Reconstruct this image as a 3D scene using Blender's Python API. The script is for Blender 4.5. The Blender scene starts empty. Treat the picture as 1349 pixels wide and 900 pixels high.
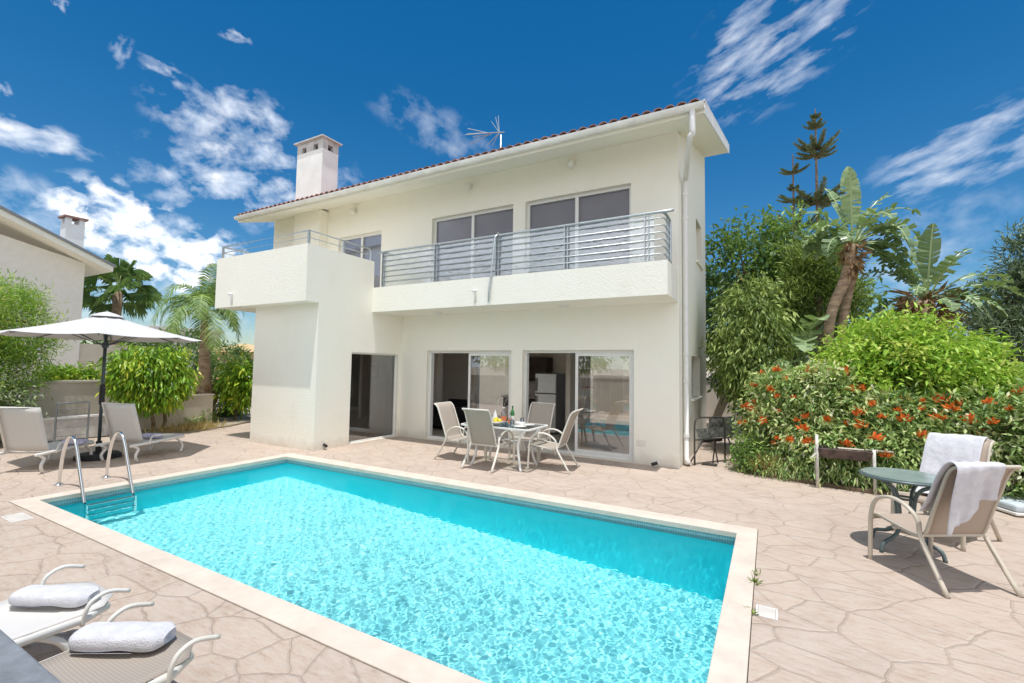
import bpy, math, random
import numpy as np
from mathutils import Vector, Matrix
sc = bpy.context.scene
col = sc.collection
PI = math.pi
R = math.radians
rng = np.random.default_rng(7)
random.seed(7)

# ------------------------------------------------------------------ helpers
class MB:
    """collects vertices and faces for ONE mesh object"""
    def __init__(s): s.v = []; s.f = []; s.m = []
    def add(s, vs, fs, mi=0):
        n = len(s.v); s.v += [tuple(map(float, p)) for p in vs]
        s.f += [tuple(i + n for i in f) for f in fs]; s.m += [mi] * len(fs); return s
    def box(s, x0, x1, y0, y1, z0, z1, mi=0):
        return s.add([(x0,y0,z0),(x1,y0,z0),(x1,y1,z0),(x0,y1,z0),(x0,y0,z1),(x1,y0,z1),(x1,y1,z1),(x0,y1,z1)],
                     [(0,3,2,1),(4,5,6,7),(0,1,5,4),(1,2,6,5),(2,3,7,6),(3,0,4,7)], mi)
    def obox(s, c, ax, ay, az, mi=0):
        c, ax, ay, az = Vector(c), Vector(ax), Vector(ay), Vector(az)
        vs = [c+sx*ax+sy*ay+sz*az for sz in (-1,1) for sx, sy in ((-1,-1),(1,-1),(1,1),(-1,1))]
        return s.add(vs, [(0,3,2,1),(4,5,6,7),(0,1,5,4),(1,2,6,5),(2,3,7,6),(3,0,4,7)], mi)
    def tube(s, pts, r, n=8, cap=True, mi=0, flat=1.0):
        pts = [Vector(p) for p in pts]; rs = r if isinstance(r, (list, tuple)) else [r]*len(pts)
        t0 = (pts[1]-pts[0]).normalized()
        a = Vector((0,0,1)) if abs(t0.z) < .9 else Vector((1,0,0))
        u = t0.cross(a).normalized(); base = len(s.v); fs = []
        for i, p in enumerate(pts):
            if i == 0: t = t0
            elif i == len(pts)-1: t = (pts[i]-pts[i-1]).normalized()
            else: t = ((pts[i]-pts[i-1]).normalized()+(pts[i+1]-pts[i]).normalized()).normalized()
            u = (u - t*u.dot(t)).normalized(); w = t.cross(u)
            for k in range(n):
                q = 2*PI*k/n; s.v.append(tuple(p + u*(math.cos(q)*rs[i]) + w*(math.sin(q)*rs[i]*flat)))
        for i in range(len(pts)-1):
            for k in range(n):
                a_, b_ = base+i*n+k, base+i*n+(k+1) % n
                fs.append((a_, b_, b_+n, a_+n))
        if cap:
            fs.append(tuple(base+k for k in reversed(range(n))))
            fs.append(tuple(base+(len(pts)-1)*n+k for k in range(n)))
        s.f += fs; s.m += [mi]*len(fs); return s
    def lathe(s, prof, c=(0,0,0), n=20, mi=0):
        b = len(s.v); fs = []
        for r_, z in prof:
            for k in range(n):
                q = 2*PI*k/n; s.v.append((c[0]+r_*math.cos(q), c[1]+r_*math.sin(q), c[2]+z))
        for i in range(len(prof)-1):
            for k in range(n):
                a_, b_ = b+i*n+k, b+i*n+(k+1) % n; fs.append((a_, b_, b_+n, a_+n))
        if prof[0][0] > 1e-4: fs.append(tuple(b+k for k in reversed(range(n))))
        if prof[-1][0] > 1e-4: fs.append(tuple(b+(len(prof)-1)*n+k for k in range(n)))
        s.f += fs; s.m += [mi]*len(fs); return s
    def grid(s, P, mi=0, closed=False):
        """P[i][j] points"""
        b = len(s.v); ni, nj = len(P), len(P[0])
        for row in P: s.v += [tuple(map(float, p)) for p in row]
        for i in range(ni-1):
            for j in range(nj-1 if not closed else nj):
                k = (j+1) % nj
                s.f.append((b+i*nj+j, b+i*nj+k, b+(i+1)*nj+k, b+(i+1)*nj+j)); s.m.append(mi)
        return s
    def build(s, name, mat, parent=None, smooth=False, bevel=0, weld=False, solid=0, sub=0, local=False):
        me = bpy.data.meshes.new(name)
        v = np.array(s.v)
        if parent is not None and not local:
            r = parent
            while r.parent is not None: r = r.parent
            v = v - np.array(r.location)[None, :]
        me.from_pydata(v.tolist(), [], s.f)
        for m_ in (mat if isinstance(mat, (list, tuple)) else [mat]): me.materials.append(m_)
        me.polygons.foreach_set('material_index', s.m)
        if smooth: me.polygons.foreach_set('use_smooth', [True]*len(s.f))
        if weld:
            import bmesh
            bm = bmesh.new(); bm.from_mesh(me); bmesh.ops.remove_doubles(bm, verts=bm.verts, dist=1e-4); bm.to_mesh(me); bm.free()
        me.update()
        o = bpy.data.objects.new(name, me); col.objects.link(o)
        if parent is not None: o.parent = parent
        if solid:
            md = o.modifiers.new('solid', 'SOLIDIFY'); md.thickness = solid; md.offset = 0
        if sub:
            md = o.modifiers.new('sub', 'SUBSURF'); md.levels = sub; md.render_levels = sub
        if bevel:
            md = o.modifiers.new('bevel', 'BEVEL'); md.width = bevel; md.segments = 2; md.limit_method = 'ANGLE'; md.angle_limit = R(40)
        return o

def tag(o, label=None, cat=None, group=None, kind=None):
    if label: o['label'] = label
    if cat: o['category'] = cat
    if group: o['group'] = group
    if kind: o['kind'] = kind
    return o
def thing(name, label, cat, loc=(0,0,0), rz=0, group=None):
    o = bpy.data.objects.new(name, None); o.empty_display_size = .1; col.objects.link(o)
    o.location = loc; o.rotation_euler = (0, 0, rz)
    return tag(o, label, cat, group)
def kids(o): return [c for c in bpy.data.objects if c.parent == o]
def copy_tree(o, parent=None):
    c = o.copy(); col.objects.link(c); c.parent = parent
    for ch in kids(o): copy_tree(ch, c)
    return c
def ease(pts, n=6):
    """Catmull-Rom through pts"""
    P = [Vector(p) for p in pts]; P = [P[0]*2-P[1]] + P + [P[-1]*2-P[-2]]; out = []
    for i in range(1, len(P)-2):
        for k in range(n):
            t = k/n; a, b, c, d = P[i-1:i+3]
            out.append(.5*((2*b)+(c-a)*t+(2*a-5*b+4*c-d)*t*t+(3*b-a-3*c+d)*t**3))
    out.append(P[-2]); return out

# ------------------------------------------------------------------ materials
def new_mat(name):
    m = bpy.data.materials.new(name); m.use_nodes = True; nt = m.node_tree; nt.nodes.clear(); return m, nt
class NT:
    def __init__(s, nt): s.nt = nt
    def n(s, typ, **kw):
        nd = s.nt.nodes.new('ShaderNode'+typ)
        for k, v in kw.items():
            if k.startswith('_'): setattr(nd, k[1:], v)
            else:
                key = k.replace('__', ' ')
                inp = nd.inputs[int(key[1:])] if key[0] == 'i' and key[1:].isdigit() else nd.inputs[key]
                if isinstance(v, bpy.types.NodeSocket): s.nt.links.new(v, inp)
                else: inp.default_value = v
        return nd
    def math(s, op, a, b=0.0, c=0.0, clamp=False):
        nd = s.nt.nodes.new('ShaderNodeMath'); nd.operation = op; nd.use_clamp = clamp
        for i, v in enumerate((a, b, c)):
            if isinstance(v, bpy.types.NodeSocket): s.nt.links.new(v, nd.inputs[i])
            else: nd.inputs[i].default_value = v
        return nd.outputs[0]
    def mix(s, f, a, b):
        nd = s.nt.nodes.new('ShaderNodeMix'); nd.data_type = 'RGBA'
        for v, i in ((f, nd.inputs[0]), (a, nd.inputs[6]), (b, nd.inputs[7])):
            if isinstance(v, bpy.types.NodeSocket): s.nt.links.new(v, i)
            else: i.default_value = (*v, 1) if isinstance(v, tuple) and len(v) == 3 else v
        return nd.outputs[2]
    def ramp(s, f, stops):
        nd = s.nt.nodes.new('ShaderNodeValToRGB'); cr = nd.color_ramp
        while len(cr.elements) < len(stops): cr.elements.new(.5)
        for e, (p, c) in zip(cr.elements, stops):
            e.position = p; e.color = (*c, 1) if not isinstance(c, (int, float)) else (c, c, c, 1)
        s.nt.links.new(f, nd.inputs[0]); return nd.outputs[0]
    def out(s, sh, vol=None):
        o = s.nt.nodes.new('ShaderNodeOutputMaterial'); s.nt.links.new(sh, o.inputs[0])

def M_basic(name, c, rough=.6, metal=0.0, var=.06, scale=6.0, bump=0.0, bscale=40.0, spec=.4, c2=None, stretch=None):
    m, nt = new_mat(name); T = NT(nt)
    co = T.n('TexCoord').outputs['Object']
    if stretch: co = T.n('Mapping', Vector=co, Scale=stretch).outputs[0]
    nz = T.n('TexNoise', Vector=co, Scale=scale, Detail=5.0, Roughness=.6).outputs[0]
    a = tuple(max(0, x*(1-var*1.5)) for x in c); b = tuple(min(1, x*(1+var*1.5)) for x in c)
    if c2: a = c2
    cc = T.ramp(nz, [(.3, a), (.7, b)])
    p = T.n('BsdfPrincipled', Base__Color=cc, Roughness=rough, Metallic=metal)
    p.inputs['Specular IOR Level'].default_value = spec
    if bump:
        h = T.n('TexNoise', Vector=co, Scale=bscale, Detail=4.0).outputs[0]
        b_ = T.n('Bump', Height=h, Strength=bump, Distance=.01); nt.links.new(b_.outputs[0], p.inputs['Normal'])
    T.out(p.outputs[0]); return m

def M_leaf(name, stops, rough=.45, trans=.3, spec=.35):
    m, nt = new_mat(name); T = NT(nt)
    if name[:4] == 'leaf': stops = [(p_, tuple(min(.66, x*2.5+.006) for x in c_)) for p_, c_ in stops]
    at = T.n('Attribute', _attribute_name='tone').outputs['Fac']
    c = T.ramp(at, stops)
    p = T.n('BsdfPrincipled', Base__Color=c, Roughness=rough); p.inputs['Specular IOR Level'].default_value = spec
    tc = T.mix(.5, c, (.36, .52, .06))
    t = T.n('BsdfTranslucent', Color=tc)
    mx = T.n('MixShader', Fac=trans); nt.links.new(p.outputs[0], mx.inputs[1]); nt.links.new(t.outputs[0], mx.inputs[2])
    T.out(mx.outputs[0]); return m

def M_plaster():
    m, nt = new_mat('wall_plaster'); T = NT(nt)
    co = T.n('TexCoord').outputs['Object']
    n1 = T.n('TexNoise', Vector=co, Scale=.9, Detail=6.0, Roughness=.65).outputs[0]
    mp = T.n('Mapping', Vector=co, Scale=(2, 2, .8)).outputs[0]
    n2 = T.n('TexNoise', Vector=mp, Scale=1.6, Detail=5.0).outputs[0]
    f = T.math('ADD', T.math('MULTIPLY', n1, .6), T.math('MULTIPLY', n2, .4))
    c = T.ramp(f, [(.22, (.83, .80, .70)), (.42, (.91, .88, .785)), (.75, (.925, .90, .82))])
    n4 = T.n('TexNoise', Vector=T.n('Mapping', Vector=co, Scale=(5, 5, .8)).outputs[0], Scale=1.2, Detail=4.0).outputs[0]
    c = T.mix(T.math('MULTIPLY', T.ramp(n4, [(.62, 0.0), (.78, .16)]), T.ramp(n1, [(.4, .2), (.6, 1.0)])), c, (.62, .60, .54))
    wz_ = T.n('SeparateXYZ', Vector=T.n('NewGeometry').outputs['Position']).outputs[2]
    n5 = T.n('TexNoise', Vector=co, Scale=5.0, Detail=6.0, Roughness=.7).outputs[0]
    sp_ = T.math('MULTIPLY', T.math('SUBTRACT', T.math('MULTIPLY', n5, .42), wz_), 4.0, clamp=True)
    c = T.mix(T.math('MULTIPLY', sp_, .55), c, (.56, .47, .38))
    p = T.n('BsdfPrincipled', Base__Color=c, Roughness=.85); p.inputs['Specular IOR Level'].default_value = .2
    n3 = T.n('TexNoise', Vector=co, Scale=28.0, Detail=6.0, Roughness=.7).outputs[0]
    b = T.n('Bump', Height=n3, Strength=.45, Distance=.02); nt.links.new(b.outputs[0], p.inputs['Normal'])
    T.out(p.outputs[0]); return m

def M_paving():
    m, nt = new_mat('stamped_paving'); T = NT(nt)
    co = T.n('TexCoord').outputs['Object']
    wz = T.n('TexNoise', Vector=co, Scale=1.3, Detail=3.0)
    wv = T.n('VectorMath', _operation='SUBTRACT', i0=wz.outputs['Color'], i1=(.5, .5, .5)).outputs[0]
    wz2 = T.n('TexNoise', Vector=co, Scale=9.0, Detail=2.0)
    wv2 = T.n('VectorMath', _operation='SUBTRACT', i0=wz2.outputs['Color'], i1=(.5, .5, .5)).outputs[0]
    w = T.n('VectorMath', _operation='MULTIPLY_ADD', i0=wv, i1=(.22, .22, 0), i2=co).outputs[0]
    w = T.n('VectorMath', _operation='MULTIPLY_ADD', i0=wv2, i1=(.028, .028, 0), i2=w).outputs[0]
    w = T.n('Mapping', Vector=w, Rotation=(0, 0, .5), Scale=(2.5, 3.1, 0.0)).outputs[0]
    ve = T.n('TexVoronoi', Vector=w, Scale=1.0, _feature='DISTANCE_TO_EDGE', _voronoi_dimensions='2D').outputs['Distance']
    vc = T.n('TexVoronoi', Vector=w, Scale=1.0, _voronoi_dimensions='2D').outputs['Color']
    cr = T.n('SeparateColor', Color=vc).outputs[0]
    n1 = T.n('TexNoise', Vector=co, Scale=2.2, Detail=6.0, Roughness=.65).outputs[0]
    n2 = T.n('TexNoise', Vector=T.n('Mapping', Vector=co, Rotation=(0,0,.35), Scale=(5, 16, 1)).outputs[0], Scale=1.5, Detail=6.0, Roughness=.7).outputs[0]
    base = T.ramp(n1, [(.25, (.36, .27, .21)), (.5, (.46, .365, .30)), (.75, (.545, .455, .385))])
    base = T.mix(T.math('MULTIPLY', cr, .45), base, (.52, .40, .31))
    base = T.mix(T.ramp(n2, [(.42, 0.0), (.60, .70)]), base, (.525, .45, .385))
    base = T.mix(T.ramp(n2, [(.30, .65), (.42, 0.0)]), base, (.31, .22, .16))
    patchy = T.n('TexNoise', Vector=co, Scale=.8, Detail=2.0).outputs[0]
    jm = T.ramp(ve, [(.004, 1.0), (.015, 0.0)])
    jm = T.math('MULTIPLY', jm, T.ramp(patchy, [(.36, .15), (.58, .85)]))
    c = T.mix(jm, base, (.33, .255, .20))
    p = T.n('BsdfPrincipled', Base__Color=c, Roughness=.75); p.inputs['Specular IOR Level'].default_value = .3
    fine = T.n('TexNoise', Vector=co, Scale=45.0, Detail=4.0).outputs[0]
    h = T.math('ADD', T.math('MULTIPLY', n2, .8), T.math('MULTIPLY', fine, .25))
    h = T.math('SUBTRACT', h, T.math('MULTIPLY', T.ramp(ve, [(0.0, 1.0), (.05, 0.0)]), .7))
    b = T.n('Bump', Height=h, Strength=.9, Distance=.014); nt.links.new(b.outputs[0], p.inputs['Normal'])
    T.out(p.outputs[0]); return m

def M_tileband():
    m, nt = new_mat('mosaic_band'); T = NT(nt)
    g = T.n('NewGeometry').outputs['Position']; sx = T.n('SeparateXYZ', Vector=g)
    u = T.math('ADD', sx.outputs[0], sx.outputs[1])
    cmb = T.n('CombineXYZ', X=u, Y=sx.outputs[2], Z=0.0).outputs[0]
    bk = T.n('TexBrick', Vector=cmb, Scale=1.0, Color1=(.22, .38, .42, 1), Color2=(.30, .46, .50, 1), Mortar=(.48, .56, .57, 1), Mortar__Size=.003, Brick__Width=.027, Row__Height=.027)
    bk.offset = 0
    p = T.n('BsdfPrincipled', Base__Color=bk.outputs[0], Roughness=.25); T.out(p.outputs[0]); return m

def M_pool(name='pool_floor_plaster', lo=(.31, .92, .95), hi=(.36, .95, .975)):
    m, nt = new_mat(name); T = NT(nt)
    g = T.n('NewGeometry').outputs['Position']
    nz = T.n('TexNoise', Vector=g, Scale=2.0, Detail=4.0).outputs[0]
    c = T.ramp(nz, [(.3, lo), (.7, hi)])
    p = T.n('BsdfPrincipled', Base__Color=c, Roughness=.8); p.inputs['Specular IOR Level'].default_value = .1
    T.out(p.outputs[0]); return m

def M_water():
    m, nt = new_mat('water'); T = NT(nt)
    g = T.n('BsdfRefraction', Color=(.97, 1, 1, 1), Roughness=0.0, IOR=1.33); gl = T.n('BsdfGlossy', Color=(.9, .95, 1, 1), Roughness=0.02)
    f = T.math('MULTIPLY', T.n('Fresnel', IOR=1.33).outputs[0], .16)
    mx = T.n('MixShader', Fac=f); nt.links.new(g.outputs[0], mx.inputs[1]); nt.links.new(gl.outputs[0], mx.inputs[2]); T.out(mx.outputs[0]); return m

def M_glass(name, refl, tint):
    m, nt = new_mat(name); T = NT(nt)
    g = T.n('BsdfGlossy', Color=(.95, .97, 1, 1), Roughness=0.0); t = T.n('BsdfTransparent', Color=(*tint, 1))
    fr = T.n('Fresnel', IOR=1.5).outputs[0]
    f = T.math('ADD', T.math('MULTIPLY', fr, .8 if refl > .01 else .4), refl, clamp=True)
    mx = T.n('MixShader', Fac=f); nt.links.new(t.outputs[0], mx.inputs[1]); nt.links.new(g.outputs[0], mx.inputs[2]); T.out(mx.outputs[0]); return m

def M_sling(name, c1, c2, sc_=90.0):
    m, nt = new_mat(name); T = NT(nt)
    co = T.n('TexCoord').outputs['Object']
    ck = T.n('TexWave', Vector=co, Scale=sc_, _wave_type='BANDS', _bands_direction='Y').outputs[0]
    ck2 = T.n('TexWave', Vector=co, Scale=sc_, _wave_type='BANDS', _bands_direction='X').outputs[0]
    f = T.math('MULTIPLY', ck, T.math('ADD', T.math('MULTIPLY', ck2, .6), .4))
    c = T.mix(f, c1, c2)
    p = T.n('BsdfPrincipled', Base__Color=c, Roughness=.75)
    t = T.n('BsdfTranslucent', Color=c); mx = T.n('MixShader', Fac=.25)
    nt.links.new(p.outputs[0], mx.inputs[1]); nt.links.new(t.outputs[0], mx.inputs[2])
    T.out(mx.outputs[0]); return m

def M_terry(name='terry_towel', lo=(.58, .575, .62), hi=(.69, .685, .72)):
    m, nt = new_mat(name); T = NT(nt)
    co = T.n('TexCoord').outputs['Object']
    n = T.n('TexNoise', Vector=co, Scale=160.0, Detail=3.0).outputs[0]; n2 = T.n('TexNoise', Vector=co, Scale=14.0, Detail=4.0).outputs[0]
    c = T.ramp(n2, [(.3, lo), (.7, hi)])
    p = T.n('BsdfPrincipled', Base__Color=c, Roughness=.95); p.inputs['Specular IOR Level'].default_value = .1
    b = T.n('Bump', Height=n, Strength=.8, Distance=.006); b2 = T.n('Bump', Height=n2, Strength=.5, Distance=.02)
    nt.links.new(b2.outputs[0], b.inputs['Normal']); nt.links.new(b.outputs[0], p.inputs['Normal'])
    T.out(p.outputs[0]); return m

MT = dict(
    poolwall=M_pool('pool_wall_plaster', (.05, .84, .93), (.07, .88, .96)),  # shade tinted into the wall plaster; the floor copy is paler, as if sunlit
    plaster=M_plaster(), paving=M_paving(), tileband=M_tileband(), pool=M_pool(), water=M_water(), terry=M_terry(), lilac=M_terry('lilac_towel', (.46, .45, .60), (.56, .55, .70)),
    coping=M_basic('coping_stone', (.64, .55, .465), .7, var=.07, scale=4, bump=.3, bscale=60),
    soil=M_basic('garden_soil', (.17, .12, .08), .95, var=.3, scale=3, bump=.8, bscale=18),
    dry=M_basic('dry_earth', (.42, .36, .28), .95, var=.2, scale=1.2, bump=.5, bscale=12),
    beige=M_basic('boundary_plaster', (.62, .55, .47), .9, var=.08, scale=1.5, bump=.4, bscale=25),
    white_metal=M_basic('white_aluminium', (.80, .80, .78), .35, var=.02),
    pvc=M_basic('white_plastic_pipe', (.78, .77, .76), .4, var=.03),
    galv=M_basic('galvanised_steel', (.50, .54, .56), .35, .75, var=.1, scale=12),
    chrome=M_basic('polished_steel', (.78, .78, .78), .12, 1.0, var=.02),
    terracotta=M_basic('terracotta', (.33, .19, .15), .8, var=.3, scale=5, bump=.3, c2=(.20, .10, .08)),
    gutter=M_basic('gutter_paint', (.80, .79, .76), .5, var=.08, scale=3),
    chim=M_basic('chimney_plaster', (.86, .845, .82), .85, var=.05, scale=2, bump=.3),
    concrete=M_basic('grey_concrete', (.58, .56, .55), .9, var=.15, scale=6, bump=.4),
    black=M_basic('black_paint', (.02, .02, .022), .5, var=.1),
    soot=M_basic('soot', (.015, .013, .012), .95),
    grey_pole=M_basic('grey_pole_paint', (.07, .09, .10), .4, .3),
    canvas=M_basic('white_canvas', (.57, .56, .57), .9, var=.02, bump=.25, bscale=300),
    stone_dark=M_basic('grey_stone', (.20, .215, .235), .6, var=.2, scale=14, bump=.2, bscale=60),
    frame_white=M_basic('cream_powder_coat', (.70, .67, .60), .4, var=.03),
    frame_tan=M_basic('tan_powder_coat', (.55, .49, .40), .4, var=.04),
    sling_w=M_sling('white_sling', (.74, .72, .69), (.82, .80, .78)),
    sling_b=M_sling('beige_sling', (.48, .42, .36), (.60, .53, .46)),
    sling_t=M_sling('tan_sling', (.50, .40, .32), (.62, .52, .43)),
    sling_grid=M_sling('brown_grid_sling', (.38, .32, .27), (.60, .54, .47), 22.0),
    plastic=M_basic('white_resin', (.74, .72, .68), .45, var=.03),
    green_glass_top=M_basic('table_top_dark', (.25, .32, .31), .22, var=.1),
    green_metal=M_basic('green_grey_metal', (.12, .16, .16), .4, .2),
    rust=M_basic('rusty_iron', (.12, .085, .075), .85, .2, var=.4, scale=9, c2=(.06, .045, .045)),
    weathered=M_basic('weathered_post', (.58, .56, .52), .6, var=.2, scale=9),
    old_iron=M_basic('old_iron', (.07, .065, .06), .6, .4, var=.3),
    foil=M_basic('burnt_sheet_metal', (.25, .25, .25), .45, .6, var=.5, scale=15),
    wood=M_basic('pale_wood', (.62, .55, .46), .7, var=.15, stretch=(1, 1, 8)),
    bark=M_basic('bark', (.22, .16, .11), .95, var=.35, scale=8, bump=1.0, bscale=20),
    palm_bark=M_basic('palm_bark', (.36, .25, .18), .95, var=.35, scale=5, bump=1.0, bscale=14, stretch=(1, 1, 3)),
    interior=M_basic('interior_wall', (.88, .82, .74), .9, var=.02),
    tilefloor=M_basic('interior_tiles', (.66, .60, .52), .35, var=.05),
    blind=M_basic('roller_blind', (.52, .51, .52), .8, var=.05, stretch=(1, 1, 30)),
    steel=M_basic('brushed_steel', (.60, .60, .61), .35, .8, var=.04),
    fridge_side=M_basic('fridge_side_grey', (.22, .22, .23), .5),
    dark_wood=M_basic('dark_cabinet', (.08, .055, .045), .5, var=.2),
    red=M_basic('red_print', (.55, .06, .04), .6), paper=M_basic('white_board', (.75, .72, .66), .6),
    lamp_white=M_basic('opal_lamp', (.82, .80, .74), .3), green_bottle=M_basic('green_bottle_glass', (.03, .16, .04), .1),
    amber=M_basic('yellow_fruit', (.70, .58, .05), .4, var=.2), orange=M_basic('orange_label', (.70, .22, .10), .5),
    clear=M_glass('clear_glassware', .12, (.92, .95, .95)), napkin=M_basic('white_napkin', (.80, .80, .78), .9),
    china=M_basic('white_china', (.82, .82, .80), .15), orange_wall=M_basic('ochre_plaster', (.62, .42, .22), .9),
    far_wall=M_basic('far_plaster', (.60, .58, .56), .9), blue_roof=M_basic('grey_roof', (.22, .24, .26), .7),
    dry_leaf=M_basic('dry_leaf', (.38, .24, .14), .9, var=.4, scale=9),
    pane=M_glass('door_glass', .10, (.90, .88, .85)), pane_up=M_glass('window_glass', .0, (.82, .82, .84)),
    grass_dry=M_leaf('dry_grass', [(0, (.45, .33, .12)), (1, (.66, .53, .26))], .9, .2),
)
G0 = (.012, .03, .008)
LF = dict(
    mid=M_leaf('leaf_mid', [(0, (.022, .045, .014)), (.45, (.065, .115, .03)), (1, (.17, .23, .06))]),
    dark=M_leaf('leaf_dark', [(0, (.012, .028, .010)), (.55, (.03, .065, .018)), (1, (.10, .15, .035))]),
    olive=M_leaf('leaf_olive', [(0, (.03, .05, .012)), (.55, (.085, .12, .030)), (1, (.22, .26, .08))]),
    bright=M_leaf('leaf_bright', [(0, (.06, .13, .012)), (.5, (.17, .29, .03)), (1, (.30, .42, .07))], trans=.35),
    ficus=M_leaf('leaf_ficus', [(0, (.03, .07, .006)), (.5, (.10, .19, .012)), (1, (.27, .38, .03))], .3),
    feather=M_leaf('leaf_feather', [(0, (.035, .075, .01)), (.5, (.12, .21, .025)), (1, (.27, .36, .07))]),
    varieg=M_leaf('leaf_variegated', [(0, (.04, .07, .03)), (.6, (.18, .22, .12)), (1, (.55, .55, .42))]),
    shrub=M_leaf('leaf_shrub', [(0, (.035, .065, .022)), (.4, (.14, .21, .07)), (.75, (.25, .33, .115)), (1, (.36, .38, .19))]),
    palm=M_leaf('leaf_palm', [(0, (.03, .06, .02)), (.5, (.08, .13, .035)), (1, (.22, .28, .09))]),
    banana=M_leaf('leaf_banana', [(0, (.035, .055, .025)), (.5, (.085, .125, .06)), (1, (.20, .24, .13))], .3, .22),
    pine=M_leaf('leaf_pine', [(0, (.025, .042, .025)), (.5, (.06, .085, .05)), (1, (.14, .17, .09))], .7, .1),
    arau=M_leaf('leaf_araucaria', [(0, (.03, .045, .025)), (.5, (.07, .09, .045)), (1, (.14, .155, .075))], .7, .1),
    petal=M_leaf('petal_orange', [(0, (.72, .10, .02)), (.5, (.88, .19, .04)), (1, (.92, .32, .07))], .6, .25),
)

# ------------------------------------------------------------------ leaves
def leaf_mesh(name, C, D, L, Wd, mat, parent=None, tone=None, fold=.18, N=None):
    """C base points, D directions, L lengths, Wd widths: one folded two-triangle leaf each, all in ONE mesh"""
    n = len(C); D = D/np.linalg.norm(D, axis=1, keepdims=True)
    up = rng.normal(size=(n, 3))*.55 + np.array([0, 0, 1.]) if N is None else N
    S = np.cross(D, up); S /= np.linalg.norm(S, axis=1, keepdims=True)+1e-9
    Nn = np.cross(S, D); L = np.broadcast_to(L, n)[:, None]; Wd = np.broadcast_to(Wd, n)[:, None]
    mid = C + D*L*.45 + Nn*Wd*fold
    V = np.stack([C, mid+S*Wd*.5, C+D*L-Nn*L*.08, mid-S*Wd*.5], 1).reshape(-1, 3)
    r = parent
    if parent is not None:
        while r.parent is not None: r = r.parent
        V = V-np.array(r.location)[None]
    me = bpy.data.meshes.new(name); me.vertices.add(4*n); me.vertices.foreach_set('co', V.ravel())
    i = np.arange(n)*4
    F = np.stack([i, i+1, i+2, i, i+2, i+3], 1).astype(np.int32).ravel()
    me.loops.add(6*n); me.loops.foreach_set('vertex_index', F)
    me.polygons.add(2*n); me.polygons.foreach_set('loop_start', np.arange(2*n, dtype=np.int32)*3)
    me.materials.append(mat)
    at = me.attributes.new('tone', 'FLOAT', 'FACE')
    if tone is None: tone = np.clip(rng.normal(.5, .23, n), 0, 1)
    at.data.foreach_set('value', np.repeat(tone, 2).astype(np.float32))
    me.update(calc_edges=True); me.validate()
    o = bpy.data.objects.new(name, me); col.objects.link(o); o.parent = parent
    return o

def unit(n):
    v = rng.normal(size=(n, 3)); return v/np.linalg.norm(v, axis=1, keepdims=True)

def crown_pts(lobes, per, clump=.22, shell=(.55, 1.0)):
    """clumped points through the outer part of each ellipsoid lobe -> points, outward directions, clump tone"""
    Ps, Os, Ts = [], [], []
    for c, r_, n in lobes:
        d = unit(n); rad = rng.uniform(shell[0], shell[1], n)[:, None]**.6
        cc = np.array(c)+d*rad*np.array(r_)*rng.uniform(.88, 1.12, (n, 1))
        tn = rng.normal(0, .19, n)
        for k in range(n):
            m_ = max(2, int(per*rng.uniform(.6, 1.4)))
            q = cc[k]+np.clip(rng.normal(size=(m_, 3)), -1.7, 1.7)*clump*rng.uniform(.6, 1.3)*np.array([1, 1, .75])
            Ps.append(q); o = q-np.array(c)+rng.normal(size=(m_, 3))*.2; Os.append(o/np.linalg.norm(o, axis=1, keepdims=True))
            Ts.append(np.full(m_, tn[k]))
    return np.concatenate(Ps), np.concatenate(Os), np.concatenate(Ts)

def crown(lobes, per, leafL, leafW, mat, parent, clump=.22, droop=0.0, outw=.6, shell=(.55, 1.0), name='crown', zmin=None, keep=None):
    P, O, T_ = crown_pts(lobes, per, clump, shell)
    if zmin is not None:
        k = P[:, 2] > zmin; P, O, T_ = P[k], O[k], T_[k]
    if keep is not None:
        k = keep(P); P, O, T_ = P[k], O[k], T_[k]
    n = len(P); D = O*outw+unit(n)*.75+np.array([0, 0, -droop])
    L = leafL*rng.uniform(.5, 1.45, n); tone = np.clip(.48+T_+rng.normal(0, .2, n), 0, 1)
    return leaf_mesh(name, P, D, L, leafW*rng.uniform(.8, 1.2, n), mat, parent, tone)

def trunk(parent, base, top, r0, r1, limbs=(), mat='bark', name='trunk', wob=.05):
    mb = MB(); b, t = Vector(base), Vector(top)
    pts = [b.lerp(t, k/5)+Vector((random.uniform(-wob, wob), random.uniform(-wob, wob), 0))*(0 < k < 5) for k in range(6)]
    mb.tube(pts, [r0+(r1-r0)*k/5 for k in range(6)], 9)
    for e, rr in limbs:
        s = t.lerp(b, random.uniform(.02, .25)); e = Vector(e); mid = s.lerp(e, .5)+Vector((0, 0, .12*(e-s).length))
        mb.tube(ease([s, mid, e], 3), [rr*(1-.12*k) for k in range(7)], 6)
    return mb.build(name, MT[mat], parent, smooth=True)

def tree(name, label, cat, base, lobes, per, leafL, leafW, mat, group=None, tr=.1, clump=.22, droop=0., shell=(.55, 1.), tmat='bark', outw=.6, htr=None, stems=None, zmin=None, keep=None):
    t = thing(name, label, cat, base, 0, group)
    cz = lobes[0][0]
    for st in (stems or [(base, (cz[0], cz[1], cz[2] if htr is None else htr))]):
        lim = [((c[0]+r_[0]*random.uniform(-.5, .5), c[1]+r_[1]*random.uniform(-.5, .5), c[2]+r_[2]*random.uniform(.0, .6)), tr*.4) for c, r_, n in lobes for _ in range(3)]
        trunk(t, st[0], st[1], tr, tr*.55, lim if not stems else lim[:2], tmat)
    crown(lobes, per, leafL, leafW, mat, t, clump, droop, outw, shell, zmin=zmin, keep=keep)
    return t

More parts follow.
